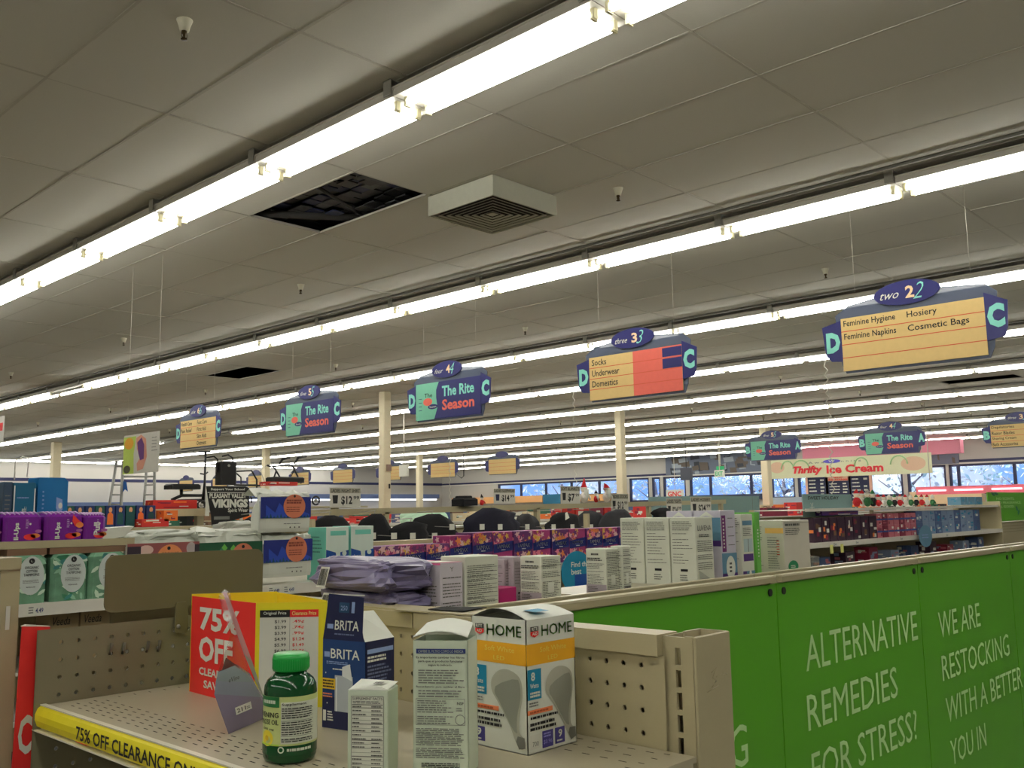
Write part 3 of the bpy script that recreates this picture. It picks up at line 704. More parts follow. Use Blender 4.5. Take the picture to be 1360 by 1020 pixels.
b.add(fv, [(0,1,2,3)], white); b.add([(v[0],v[1]+.0008,v[2]) for v in fv], [(3,2,1,0)], white)
fv = [(bw,0,bh),(bw,bd,bh),(bw*.82,bd*.9,bh+.03),(bw*.8,bd*.35,bh+.034)]; b.add(fv, [(0,1,2,3),(3,2,1,0)], white)
b.build('side_flap', wf, off=E_)
# --- tall pale carton turned back to the lens (filter instructions)
def facing(pl, pr):                                     # base line between two shelf points
    a = onz(*pl, SH); c = onz(*pr, SH); d = c-a; return (a.x, a.y), d.length, math.atan2(d.y, d.x)
pt, w, yw = facing((549,1032),(623,1034)); dd, H = .05, .137
pg = M('pale_green_card', (176,186,168), .5, 1.5)
tc_, fR, fL = carton('tall_instruction_carton', 'tall pale carton covered in fine Spanish print with its top flap sprung open, centre front', 'carton', pt, w, dd, H, pg, SH, yw, empty_top=True)
b = MB(); f = fR
b.rect(f, w*.06, H*.905, w*.96, H*.94, M('navy_print', (40,54,110))); b.text(f, 'CAMBIE EL FILTRO COMO LO INDICA', w*.1, H*.912, w*.92, H*.932, pg, .001, .01)
for i, t in enumerate(('Es importante cambiar los filtros', 'para que el producto funcione', 'segun lo indicado.')):
    e = (.06,.1,.28)[i]; b.text(f, t, w*e, H*(.865-.028*i), w*(1-e), H*(.885-.028*i), black, .001, .012)
b.micro(f, w*.1, H*.68, w*.95, H*.79, 6, greyprint, 3, .42); b.text(f, 'Recordatorio para cambiar el filtro', w*.06, H*.65, w*.94, H*.668, black, .001, .012)
b.micro(f, w*.1, H*.58, w*.9, H*.64, 3, greyprint, 4, .42)
for a, c, d_, e in ((.05,.38,.94,.383),(.05,.57,.94,.573),(.05,.38,.057,.573),(.933,.38,.94,.573)): b.rect(f, w*a, H*c, w*d_, H*e, greyprint)
b.micro(f, w*.08, H*.385, w*.74, H*.565, 11, greyprint, 5, .45); b.text(f, 'NSF', w*.8, H*.53, w*.92, H*.55, black, .001, .02); b.micro(f, w*.78, H*.48, w*.92, H*.51, 2, greyprint, 2, .5)
n_ = 20; b.tube([f.p(w*.85+.005*math.cos(2*math.pi*i/n_), H*.42+.005*math.sin(2*math.pi*i/n_), .0003) for i in range(n_+1)], .0003, greyprint, 4)
b.micro(f, w*.05, H*.14, w*.94, H*.36, 17, greyprint, 6, .48, ragged=.15); b.micro(f, w*.15, H*.07, w*.85, H*.11, 3, black, 7, .5, ragged=.1); b.micro(f, w*.35, H*.02, w*.7, H*.05, 2, greyprint, 8, .5)
b.build('printed_face', tc_, off=E_)
b = MB(); n = 7; V = []
for i in range(n+1):
    t = i/n; V += [(w*t, -.001, H+.004+.006*math.sin(math.pi*t)), (w*(.06+.88*t), dd*.95, H+.013+.005*math.sin(math.pi*t))]
b.add(V, [(2*i, 2*i+2, 2*i+3, 2*i+1) for i in range(n)], white, True); b.add([(v[0], v[1], v[2]-.0007) for v in V], [(2*i+1, 2*i+3, 2*i+2, 2*i) for i in range(n)], white, True)
b.build('top_flap', tc_, off=E_)
b = MB(); b.add([(0,dd-.001,H),(w,dd-.001,H),(w*.94,dd*.95,H+.011),(w*.06,dd*.95,H+.011)], [(0,1,2,3),(3,2,1,0)], white); b.build('rear_flap', tc_, off=E_)
# --- small supplement carton
pt, w, yw = facing((461,1030),(515,1032)); dd, H = .036, .0865
sc_, fR, fL = carton('supplement_carton', 'small pale carton with a Supplement Facts table, in front of the navy carton', 'carton', pt, w, dd, H, pg, SH, yw)
b = MB(); f = fR; b.fbox(f, w*.1, H*.0, .0001, w*.9, H*.93, .0003, M('off_white_table', (190,192,180)))
b.text(f, 'SUPPLEMENT FACTS', w*.13, H*.885, w*.87, H*.915, black, .0008, .012)
for a, c, d_, e in ((.1,0,.108,.93),(.892,0,.9,.93),(.1,.925,.9,.93)): b.rect(f, w*a, H*c, w*d_, H*e, black, .0006)
b.micro(f, w*.14, H*.84, w*.86, H*.875, 2, greyprint, 2, .5, ragged=.1); b.rect(f, w*.12, H*.825, w*.88, H*.832, black, .0006)
for i in range(17):
    v = H*(.80-.047*i)
    if v < .002: break
    b.micro(f, w*.13, v, w*.5, v+H*.015, 1, txt, 20+i, .9, ragged=.6); b.micro(f, w*.6, v, w*.87, v+H*.015, 1, txt, 50+i, .9, ragged=.3); b.rect(f, w*.12, v-H*.012, w*.88, v-H*(.009 if i % 4 else .004), txt, .0006)
b.build('printed_face', sc_, off=E_)
b = MB(); V = [(0,0,H),(w,0,H),(w,dd,H),(0,dd,H),(0.002,.002,H+.001),(w*.7,.002,H+.004),(w*.75,dd,H+.004),(0.002,dd,H+.005),(w,.0,H+.001),(w,dd,H+.003)]
b.add(V, [(4,5,6,7),(0,1,5,4),(5,8,9,6),(1,8,5)], white); b.barcode(Fr((w*.55,.006,H+.0045),(1,0,0),(0,1,0)), 0, 0, .012, .014); b.build('top_flap', sc_, off=E_)
# --- supplement bottle
bc = (.627, .941)
bt = thing('supplement_bottle', 'dark green supplement bottle with bright green cap on the shelf', 'bottle', (bc[0], bc[1], SH))
gl = M('green_bottle_plastic', (12, 66, 32), .12, 1.2, noise=.02); capm = M('bright_green_cap', (26, 140, 58), .3, 1.4, noise=.02)
b = MB(); R_ = .0292
b.lathe([(.024,0),(.0275,.002),(R_,.006),(R_,.0745),(.0285,.081),(.0255,.087),(.021,.091),(.0175,.093),(.0175,.098)], (*bc, SH), gl, 40); b.build('bottle_body', bt)
b = MB(); b.lathe([(.0195,.0965),(.0203,.098),(.0203,.111),(.0195,.1145),(.017,.1155),(.0001,.1155)], (*bc, SH), capm, 40)
for i in range(48):
    a = 2*math.pi*i/48; b.tube([(bc[0]+.0203*math.cos(a), bc[1]+.0203*math.sin(a), SH+.099), (bc[0]+.0203*math.cos(a), bc[1]+.0203*math.sin(a), SH+.110)], .0005, capm, 3, False)
b.build('cap', bt)
af = math.atan2(-bc[1], -bc[0])                          # towards the aisle
cf = Cyl((*bc, SH), R_+.0003, af); b = MB(); arc = R_*math.pi*.5
b.rect(cf, -arc, .010, arc, .072, M('pale_yellow_label', (176,186,120), .4, 1.4), .0001)
b.rect(cf, -.010, .0225, arc, .0665, M('label_white', (186,190,176), .4, 1.5), .0004)
b.rect(cf, -arc, .061, -.012, .072, M('mid_green_label', (30,100,50), .4, 1.4), .0005); b.micro(cf, -arc*.8, .064, -.014, .069, 1, pg, 2, .7, .0008, .1)
b.rect(cf, -arc, .010, arc, .0205, gl, .0004); b.rect(cf, -arc, .0205, -.012, .0222, M('lime_line', (150,180,60)), .0006)
b.text(cf, 'EVENING', -.042, .050, -.0125, .0555, black, .0008, .02); b.text(cf, 'PRIMROSE OIL', -.048, .0425, -.0125, .048, black, .0008, .02); b.text(cf, '1000 mg', -.036, .036, -.018, .039, black, .0008, .01)
b.ell(cf, -.028, .028, .009, .0085, M('primrose_yellow', (206,190,50), .5, 1.4), .0007); b.ell(cf, -.028, .028, .003, .003, M('primrose_heart', (180,150,30)), .0009)
b.text(cf, 'Supplement', -.009, .0622, .018, .0655, black, .0008, .02)
b.micro(cf, -.009, .024, .027, .061, 15, black, 4, .42, .0008, .15); 
for i in range(9): b.rect(cf, -.0095, .0265+i*.004, .028, .0268+i*.004, black, .0008)
b.ell(cf, -.0095, .0165, .0035, .0035, pg, .0006); b.ell(cf, -.0095, .0165, .0022, .0022, gl, .0008); b.micro(cf, -.003, .0145, .026, .018, 1, pg, 6, .8, .0008, .05)
b.build('label', bt)
# --- folded 75% OFF price card (four-sided)
A_, B_, C_ = Vector((.759,1.417,SH)), Vector((.752,1.219,SH)), Vector((.823,1.146,SH)); D__ = Vector((.865,1.34,SH)); Hh = .1455
pc_ = thing('clearance_price_card', 'folded red and yellow card reading 75% OFF CLEARANCE with a price list', 'price card', (.79, 1.26, SH))
lo = Vector((-.002, 0, 0))
def wallcard(p, q, m, nm, h=Hh, lean=(0,0,0)):
    b = MB(); t = Vector(lean); P = [p, q, q+Vector((0,0,h))+t, p+Vector((0,0,h))+t]; nrm = (q-p).cross(Vector((0,0,1))).normalized()*.0008
    b.add(P+[v-nrm for v in P], [(0,1,2,3),(7,6,5,4),(3,2,6,7),(0,3,7,4),(1,5,6,2),(0,4,5,1)], m); return b
b = wallcard(A_, B_, red_m, 'x'); f = Fr(A_, B_-A_, (0,0,1)); wA = (B_-A_).length
b.text(f, '75%', wA*.15, Hh*.66, wA*.78, Hh*.9, white, .0006, .035); b.text(f, 'OFF', wA*.15, Hh*.34, wA*.68, Hh*.6, white, .0006, .035)
b.text(f, 'CLEARANCE', wA*.16, Hh*.2, wA*.82, Hh*.28, white, .0006, .03); b.text(f, 'SAVINGS', wA*.24, Hh*.075, wA*.75, Hh*.155, white, .0006, .03)
b.build('red_face', pc_)
b = wallcard(B_, C_, yellow_m, 'y'); f = Fr(B_, C_-B_, (0,0,1)); wB = (C_-B_).length
b.rect(f, wB*.06, Hh*.08, wB*.88, Hh*.92, paper, .0003); b.rect(f, wB*.06, Hh*.86, wB*.48, Hh*.93, black, .0006); b.rect(f, wB*.48, Hh*.86, wB*.88, Hh*.93, red_m, .0006)
b.text(f, 'Original Price', wB*.11, Hh*.878, wB*.43, Hh*.915, white, .0009, .008); b.text(f, 'Clearance Price', wB*.51, Hh*.878, wB*.85, Hh*.915, M('pale_yellow_print', (236,200,120)), .0009, .008)
pr = [('$1.99','.49¢'),('$2.99','.74¢'),('$3.99','.99¢'),('$4.99','$1.24'),('$5.99','$1.49'),('$6.99','$1.74'),('$7.99','$1.99'),('$8.99','$2.24'),('$9.99','$2.49'),('$10.99','$2.74'),('$12.99','$3.24'),('$14.99','$3.74'),('$19.99','$4.99')]
for i, (p_, q_) in enumerate(pr):
    v = Hh*(.80-.056*i); b.text(f, p_, wB*.27, v, wB*.43, v+Hh*.034, black, .0009, .006); b.text(f, q_, wB*.52, v, wB*.68, v+Hh*.034, red_m, .0009, .006)
b.rect(f, wB*.478, Hh*.1, wB*.482, Hh*.86, greyprint, .0006); b.build('price_list_face', pc_)
wallcard(D__, A_, yellow_m, 'z', Hh+.003).build('back_face', pc_); wallcard(C_, D__, yellow_m, 'z', Hh+.002).build('back_face', pc_)
# --- lilac blister pack leaning on the card
P0, P1 = onz(303.5, 975.4, SH), onz(350, 955, SH); nn = (P1-P0).cross(Vector((0,0,1))).normalized()
nn = Vector((nn.x, nn.y, .25)).normalized()
def bp(px, py): return onp(px, py, P0, nn)
bl = thing('lilac_blister_pack', 'lilac and silver card in a clear blister pack leaning before the red card, price 211', 'blister pack', (P0.x, P0.y, SH))
lil = M('lilac_card', (112,104,128), .25, 1.5, noise=.15, scale=12, metal=.2); lil2 = M('silver_blue_card', (120,132,140), .25, 1.4, noise=.15, scale=12, metal=.3)
clear = glassy('clear_blister', (.90, .88, .88), .09)
back_ = (P1-P0).normalized()*.018-nn*.008+Vector((0,0,.001))
F1 = [bp(303.5,975), bp(349,955), bp(351,936), bp(330,897), bp(311,884), bp(289,893), bp(284.5,922)]
b = MB(); n = len(F1); b.add(F1+[p+back_ for p in F1], [tuple(range(n)), tuple(reversed(range(n,2*n)))]+[(i,n+i,n+(i+1)%n,(i+1)%n) for i in range(n)], lil); bc_ = b.build('lilac_card', bl, off=origin(bl))
fq = Fr(bp(303.5,975)+nn*.0004, P1-P0, nn.cross(P1-P0)); 
L_ = (bp(349,955)-bp(303.5,975)).length
b = MB(); q = [bp(286,905)+nn*.0006, bp(336,906)+nn*.0006, bp(330,897)+nn*.0006, bp(311,884)+nn*.0006, bp(289,893)+nn*.0006]; b.add(q, [tuple(range(5))], lil2)
q = [bp(284.6,922)+nn*.0005, bp(346,926)+nn*.0005, bp(336,906)+nn*.0005, bp(286,905)+nn*.0005]; b.add(q, [(0,1,2,3)], M('grey_blue_card', (112,118,134), .25, 1.5, metal=.2))
b.add([bp(301,873)-nn*.001, bp(294,894)-nn*.001, bp(319,886)-nn*.001], [(0,1,2)], M('dark_red_insert', (90,20,24), .4, 1.3)); b.build('card_print', bc_)
b = MB(); o = bp(313,950)+nn*.0008; ux = (bp(334,941)-bp(313,950)); uy = (bp(310,941)-bp(313,950)); fw = Fr(o, ux, nn.cross(ux))
b.rect(fw, 0, 0, ux.length, uy.length, paper, .0002); b.text(fw, '211', ux.length*.08, uy.length*.2, ux.length*.62, uy.length*.75, black, .0005, .02); b.micro(fw, ux.length*.68, uy.length*.2, ux.length*.92, uy.length*.6, 2, greyprint, 3, .6, .0005)
o = bp(303,907)+nn*.001; ux = bp(317,902)-bp(303,907); fw = Fr(o, ux, nn.cross(ux)); b.text(fw, 'eVine', 0, 0, ux.length, .0055, black, .0004, .0, .3)
b.build('price_sticker', bc_)
F2 = [bp(289,893), bp(311,884), bp(330,897), bp(322,862), bp(313,838), bp(304,790), bp(297,783), bp(290,792), bp(306,842), bp(300,862)]
b = MB(); n = len(F2); b.add(F2+[p+back_*.9 for p in F2], [tuple(range(n)), tuple(reversed(range(n,2*n)))]+[(i,n+i,n+(i+1)%n,(i+1)%n) for i in range(n)], clear); b.build('clear_shell', bl, off=origin(bl))
pk = M('pink_strap_print', (196,150,150), .3, 1.4)
b = MB(); q = [bp(294,787), bp(300,787), bp(334,880), bp(350,930), bp(343,918), bp(322,868)]; q = [p+back_*.6 for p in q]
b.add([q[0],q[1],q[2],q[5]], [(0,1,2,3),(3,2,1,0)], pk); b.add([q[5],q[2],q[3],q[4]], [(0,1,2,3),(3,2,1,0)], M('silver_strip', (170,172,160), .3, 1.3, metal=.3)); b.build('hanging_tab', bl, off=origin(bl))
# ================================================================== GREEN-BACKED GONDOLA
GY = 1.08
seams = [1.004, ony(1030,762,GY).x, ony(1218,747,GY).x, ony(1340,731,GY).x]
seams.append(seams[-1]*2-seams[-2]); seams.append(seams[-1]*2-seams[-2])
GT = FL(-.158)
gg = thing('green_backed_gondola', 'long beige gondola with lettered green sign panels on its back, right foreground', 'shelf unit', (2.4, GY, 0))
fg = Fr((0, GY, 0), (1,0,0), (0,0,1))
texts = {1: [('G', [(975,965),(975,1015),(995,960),(993,1012)])],
 2: [('ALTERNATIVE', [(1066.5,893.8),(1072.7,844),(1219.5,849),(1216,811)]), ('REMEDIES', [(1075,971),(1069.6,923),(1192,926),(1191,885)]), ('FOR STRESS?', [(1080,1048),(1077,1002),(1219.5,981),(1216,941)])],
 3: [('WE ARE', [(1250,846),(1243,813),(1301.6,833),(1301,801)]), ('RESTOCKING', [(1253,904.5),(1249,871),(1339.6,871),(1340,841)]), ('WITH A BETTER', [(1260,959.6),(1253,927),(1357.5,913),(1356.8,885)]), ('YOU IN', [(1266.5,1017),(1258.7,984),(1309,990),(1309,960)])]}
for i in range(len(seams)-1):
    a, c = seams[i]+.002, seams[i+1]-.002
    b = MB(); b.fbox(fg, a, .05, -.004, c, GT-.016, 0, green_p)
    pnl = b.build('green_panel', gg)
    if i == 0 or i+1 in texts:
        b = MB()
        if i == 0: a0 = ony(975, 965, GY); a1 = ony(994, 1015, GY); b.text(fg, 'G', a1.x-.07, a1.z, a1.x, a0.z, let_m, .0006, .003)
        else:
            for t, q in texts[i+1]:
                P = [ony(x, y, GY) for x, y in q]
                x0_, x1_ = (P[0].x+P[1].x)/2, (P[2].x+P[3].x)/2
                z0_, z1_ = (P[0].z+P[2].z)/2, (P[1].z+P[3].z)/2
                b.text(fg, t, x0_, z0_, x1_, z1_, let_m, .0006, .0)
        b.build('lettering', pnl)
    for u in (a+.03, c-.03) if i else (c-.03,):
        b = MB(); b.prism(Fr((u, GY, GT-.034), (1,0,0), (0,0,1)), [(.0085*math.cos(math.pi*q/8), .0085*math.sin(math.pi*q/8)) for q in range(16)], 0, .003, blackp); b.build('plastic_stud', pnl)
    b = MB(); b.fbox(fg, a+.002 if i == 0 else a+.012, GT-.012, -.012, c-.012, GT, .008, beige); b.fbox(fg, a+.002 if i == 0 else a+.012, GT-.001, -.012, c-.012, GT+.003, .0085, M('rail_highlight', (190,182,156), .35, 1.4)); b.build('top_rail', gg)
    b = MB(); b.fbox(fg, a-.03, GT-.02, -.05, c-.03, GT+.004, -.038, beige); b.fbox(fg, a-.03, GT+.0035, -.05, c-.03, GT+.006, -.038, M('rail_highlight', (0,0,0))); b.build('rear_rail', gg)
b = MB(); b.fbox(fg, 1.004, .05, -.036, seams[-1], GT-.018, -.03, beige); b.build('spine_panel', gg)
for x in seams[1:]:
    b = MB(); b.box(x-.016, GY+.006, .05, x+.016, GY+.03, GT-.004, beige); b.build('slotted_upright', gg)
GS = FL(-.168)
for sa, sb_ in ((1.004, 1.385), (1.492, 2.43)):
    b = MB(); b.box(sa, GY+.052, GS-.03, sb_, GY+.30, GS, beige_d); b.build('shelf', gg)
b = MB(); b.box(1.004, GY+.052, FL(-.56), seams[-1], GY+.46, FL(-.53), beige_d); b.build('shelf', gg)
b = MB(); b.box(1.004, GY+.052, .05, seams[-1], GY+.55, .15, beige_d); b.build('base_deck', gg)
# ================================================================== GOODS ON THE FAR SIDE OF THE GREEN GONDOLA
offw = M('off_white_carton', (182, 184, 170), .5, 1.5)
BY = 1.155
def back_carton(name, label, corner, yfront, w, d, zt, m=None, group=None, L=None, Rr=None, z0=GS, cat='carton'):
    p = ony(corner, 720, yfront)
    o, fR, fL = carton(name, label, cat, (p.x, yfront), w, d, FL(zt)-z0, m or offw, z0, 0, group)
    H = FL(zt)-z0
    if L: b = MB(); L(b, fL, d, H); b.build('printed_face', o, off=E_)
    if Rr: b = MB(); Rr(b, fR, w, H); b.build('printed_face', o, off=E_)
    return o, p.x
def leaf_text(seed, top=.95, bot=.3, n=13):
    def g_(b, f, w, H):
        b.micro(f, w*.1, H*.8, w*.92, H*top, 5, txt, seed, .3, ragged=.25); b.micro(f, w*.1, H*bot, w*.9, H*.78, n-2, txt, seed+5, .17, ragged=.65); b.rect(f, w*.38, H*.2, w*.66, H*.235, black); b.micro(f, w*.35, H*.06, w*.7, H*.16, 3, txt, seed+1, .4)
    return g_
def luv(b, f, w, H):
    b.text(f, 'LUVENA', w*.12, H*.80, w*.88, H*.88, txt, .0009); b.micro(f, w*.18, H*.7, w*.85, H*.75, 2, black, 3, .5); b.micro(f, w*.08, H*.22, w*.94, H*.66, 15, txt, 5, .3, ragged=.1)
    b.poly(f, [(w*.1,H*.22),(w*.85,H*.06),(w*.12,H*.1)], M('soft_grey_print', (140,144,132)), .0012)
ord_ = ['nearest', 'middle', 'farthest']
x_l = ony(923, 700, BY).x
for q in range(3):
    carton_y = BY+q*.068
    o, fR, fL = carton('white_wash_carton', 'large white carton of a row of three behind the green gondola, %s of the three' % ord_[q], 'carton', (x_l-.002*q, carton_y), .072, .066, FL(-.02)-GS, offw, GS, 0, 'large white cartons behind the green gondola')
    b = MB(); leaf_text(11+q)(b, fL, .066, FL(-.02)-GS); b.build('printed_face', o, off=E_)
    if q == 0: b = MB(); luv(b, fR, .072, FL(-.02)-GS); b.build('printed_face', o, off=E_)
# pink-topped cartons
pinkm = M('pink_carton_edge', (214, 96, 140), .5, 1.5); lav = M('pale_lilac_carton', (176, 170, 178), .5, 1.5)
xb = ony(585, 750, BY).x
for q in range(3):
    o, fR, fL = carton('pink_edged_carton', 'pale carton with pink-edged top beside the lilac bags, %s of its row' % ord_[q], 'carton', (xb+.001*q, BY+q*.066), .05, .063, FL(-.082)-GS, lav, GS, 0, 'pink edged cartons')
    H = FL(-.082)-GS
    b = MB(); ft2 = Fr((0,0,H+.0003),(1,0,0),(0,1,0)); b.rect(ft2, 0, 0, .05, .063, pinkm, .0003); b.rect(ft2, .002, .008, .046, .055, white, .0006); b.rect(fL, 0, H-.003, .063, H, pinkm, .0004); b.build('pink_top_edge', o, off=E_)
    b = MB(); b.text(fL, 'Y', .026, H*.82, .036, H*.93, txt, .0009); b.micro(fL, .015, H*.66, .048, H*.78, 2, txt, 2, .7); b.micro(fL, .008, H*.05, .056, H*.6, 9, txt, 4+q, .3); b.build('printed_face', o, off=E_)
    if q == 0: b = MB(); b.text(fR, 'Y', .02, H*.84, .028, H*.92, txt, .0009); b.micro(fR, .004, H*.05, .046, H*.75, 12, txt, 9, .3, ragged=.1); b.build('printed_face', o, off=E_)
def facts(seed):
    def g_(b, f, w, H):
        for i in range(10): b.rect(f, w*.05, H*(.12+.075*i), w*.95, H*(.123+.075*i)+.0004, txt)
        b.micro(f, w*.06, H*.1, w*.9, H*.85, 22, txt, seed, .28, ragged=.5)
    return g_
back_carton('facts_panel_carton', 'wide white carton with a ruled facts table right of the pink-edged cartons', 617, BY, .08, .06, -.074, None, None, None, facts(4))
mag = M('magenta_carton', (150, 22, 88), .5, 1.5)
back_carton('magenta_carton', 'low magenta carton between two pale cartons', 662, BY+.03, .045, .07, -.134, mag)
greyc = M('grey_lilac_carton', (150, 140, 146), .5, 1.4)
back_carton('grey_slim_carton', 'slim greyish carton standing left of its twin', 669, BY+.075, .03, .03, -.088, greyc, None, leaf_text(31,.9,.4,8), leaf_text(34,.9,.4,8))
back_carton('grey_slim_carton', 'slim greyish carton standing right of its twin', 681, BY+.062, .03, .045, -.084, greyc, None, leaf_text(32,.9,.4,8), leaf_text(33,.9,.4,8))
def vag(seed):
    def g_(b, f, w, H):
        b.micro(f, w*.28, H*.86, w*.75, H*.91, 1, txt, seed, .8); b.micro(f, w*.08, H*.74, w*.92, H*.82, 2, black, seed+1, .5); b.micro(f, w*.08, H*.25, w*.92, H*.7, 14, txt, seed+2, .32); b.rect(f, 0, 0, w, H*.25, greyc, .0002); b.micro(f, w*.1, H*.02, w*.6, H*.22, 6, txt, seed+3, .4, .0012)
    return g_
def drugf(seed):
    def g_(b, f, w, H):
        b.micro(f, w*.06, H*.1, w*.94, H*.94, 24, txt, seed, .32); b.rect(f, w*.3, H*.25, w*.6, H*.45, white, .0012); b.rect(f, 0, H*.8, w, H*.808, txt)
    return g_
back_carton('two_panel_carton', 'pale carton with leaflet print left of the round blue shelf sign', 718, BY, .055, .052, -.082, None, None, vag(3), drugf(8))
back_carton('two_panel_carton', 'pale carton with leaflet print right of the round blue shelf sign', 804, BY, .045, .05, -.076, None, None, vag(13), drugf(18))
back_carton('narrow_white_carton', 'narrow white carton with barcode beside the large white cartons', 826, BY-.01, .028, .03, -.072, offw, None, drugf(23), lambda b, f, w, H: (drugf(24)(b, f, w, H), b.barcode(f, w*.1, H*.03, w*.9, H*.2)))
back_carton('small_teal_carton', 'small teal carton squeezed behind the narrow white carton', 822, BY+.05, .03, .04, -.12, teal)
pur = M('deep_purple_carton', (64, 36, 100), .5, 1.5); tealg = M('grey_teal_carton', (78, 116, 138), .5, 1.5)
def repl(b, f, w, H):
    b.rect(f, 0, H*.55, w, H*.9, tealg, .0003); b.rect(f, 0, H*.5, w, H*.58, pur, .0005); b.poly(f, [(w*.2,H*.9),(w*.5,H*.99),(w*.8,H*.9),(w*.5,H*.93)], white, .0009)
def repr_(b, f, w, H):
    b.rect(f, w*.05, H*.42, w*.32, H*.93, M('plum_print', (92,34,90)), .0005); b.micro(f, w*.12, H*.46, w*.22, H*.9, 9, white, 2, .5); b.micro(f, w*.45, H*.45, w*.92, H*.95, 4, txt, 2, .08)
    b.rect(f, 0, 0, w, H*.4, tealg, .0003); b.rect(f, 0, 0, w, H*.12, pur, .0005); b.ell(f, w*.55, H*.2, w*.3, H*.16, white, .0009); b.micro(f, w*.45, H*.12, w*.62, H*.28, 3, black, 4, .5, .0013)
p = ony(957, 700, BY)
for q in range(2):
    o, fR, fL = carton('purple_teal_carton', 'tall purple and teal carton right of the large white ones, %s of the pair' % ('front', 'rear')[q], 'carton', (p.x, BY+.0+q*.075), .065, .072, FL(-.006)-GS, M('lilac_side_carton', (170,166,178), .5, 1.5), GS)
    b = MB(); repl(b, fL, .072, FL(-.006)-GS); b.build('printed_face', o, off=E_)
    if q == 0: b = MB(); repr_(b, fR, .065, FL(-.006)-GS); b.build('printed_face', o, off=E_)
def instr(b, f, w, H):
    b.rect(f, w*.1, H*.83, w*.9, H*.9, tealg); b.micro(f, w*.12, H*.66, w*.9, H*.8, 5, txt, 3, .35); b.rect(f, w*.15, H*.42, w*.9, H*.62, M('pale_teal_picture', (150,168,168))); b.rect(f, w*.5, H*.42, w*.54, H*.62, txt, .001)
    b.rect(f, w*.1, H*.28, w*.92, H*.39, pur); b.rect(f, 0, 0, w, H*.13, tealg); b.rect(f, 0, 0, w*.3, H*.13, pur, .0007); b.ell(f, w*.6, H*.09, w*.1, H*.05, white, .001)
back_carton('instruction_carton', 'white carton with teal header bar and purple box print, left of the green carton', 985, BY, .055, .05, -.016, None, None, leaf_text(44), instr)
gcm = M('leaf_green_carton', (84, 150, 60), .5, 1.5)
back_carton('green_carton', 'narrow leaf-green carton between white ones', 1004, BY+.01, .022, .08, -.012, gcm, None, None, lambda b, f, w, H: b.micro(f, w*.3, H*.3, w*.6, H*.75, 9, white, 3, .5))
def slim(b, f, w, H):
    b.rect(f, w*.5, H*.76, w*1.0, H*.86, M('ochre_print', (206,160,90)), .0005); b.micro(f, w*.05, H*.1, w*.42, H*.9, 20, txt, 4, .3); b.micro(f, w*.55, H*.1, w*.9, H*.7, 14, greyprint, 6, .3)
    for i in range(6): b.rect(f, w*.8, H*(.36+.05*i), w*.88, H*(.375+.05*i), M('rust_red_print', (170,50,30)), .001)
def best(b, f, w, H):
    b.micro(f, w*.06, H*.89, w*.85, H*.94, 1, txt, 8, .8); b.micro(f, w*.06, H*.72, w*.7, H*.86, 4, txt, 3, .4); b.ell(f, w*.3, H*.14, w*.19, H*.11, M('emerald_sticker', (14,112,70), .5, 1.5), .001); b.micro(f, w*.2, H*.11, w*.4, H*.17, 2, white, 3, .5, .0014)
    b.rect(f, w*.02, H*.95, w*.98, H*.956, txt)
back_carton('beige_white_carton', 'wide greyish-white carton with a round green sticker, rightmost above the green panels', 1041, BY, .14, .10, -.034, M('warm_white_carton', (172,168,156), .5, 1.5), None, slim, best)
back_carton('clear_acrylic_holder', 'low clear acrylic holder right of the carton with the green sticker', 1080, BY+.0, .03, .08, -.13, glassy('acrylic', (.85,.88,.86), .3), None, None, None, GS, 'holder')
# soft bags
def pouch(name, label, cat, c, rx, ry, rz, m, seed, parent=None, group=None, amp=.12, n=22, k=12, flat=.35, extra=None):
    """crumpled bag: a squashed super-ellipsoid with sharp creases; c is the base centre"""
    R_ = random.Random(seed); b = MB(); V = []; Fa = []
    cr_ = [(R_.uniform(-1,1), R_.uniform(-1,1), R_.uniform(-1,1), R_.uniform(3,7), R_.uniform(0,6)) for _ in range(7)]
    def sg(x, e): return math.copysign(abs(x)**e, x)
    for i in range(k+1):
        t = math.pi*i/k-math.pi/2
        for j in range(n):
            a = 2*math.pi*j/n; x, y, z = sg(math.cos(t), flat)*sg(math.cos(a), flat), sg(math.cos(t), flat)*sg(math.sin(a), flat), sg(math.sin(t), .7)
            q = 1+amp*sum(abs(math.sin((x*A+y*B+z*C)*D+Ee))-.5 for A, B, C, D, Ee in cr_)/3.0
            V.append((c[0]+rx*x*q, c[1]+ry*y*q, c[2]+rz*(1+z*(q if z > 0 else 1))))
    for i in range(k):
        for j in range(n): Fa.append((i*n+j, i*n+(j+1)%n, (i+1)*n+(j+1)%n, (i+1)*n+j))
    b.add(V, Fa, m)
    o = thing(name, label, cat, c, group); b.build('crumpled_bag', o)
    return o
lilb = M('lilac_plastic', (106, 100, 130), .3, 1.3, noise=.12, scale=40)
pl = ony(505, 760, 1.25)
for q, (zz, hz_, lb, dx) in enumerate(((GS, .022, 'lower crumpled lilac plastic bag with a white barcode', .004), (GS+.043, .025, 'upper crumpled lilac plastic bag with a white barcode', -.004))):
    o = pouch('lilac_bag', lb, 'bag', (1.0+dx, 1.272, zz), .046, .088+.008*q, hz_, lilb, 15+q, amp=.34, n=30, k=16)
    xx = 1.0+dx-.062; b = MB(); fb_ = Fr((xx, 1.335-.004*q, zz+.006), (0,-1,0), (.3,0,1)); b.barcode(fb_, 0, 0, .024, .034, 5+q); b.build('barcode_label', o)
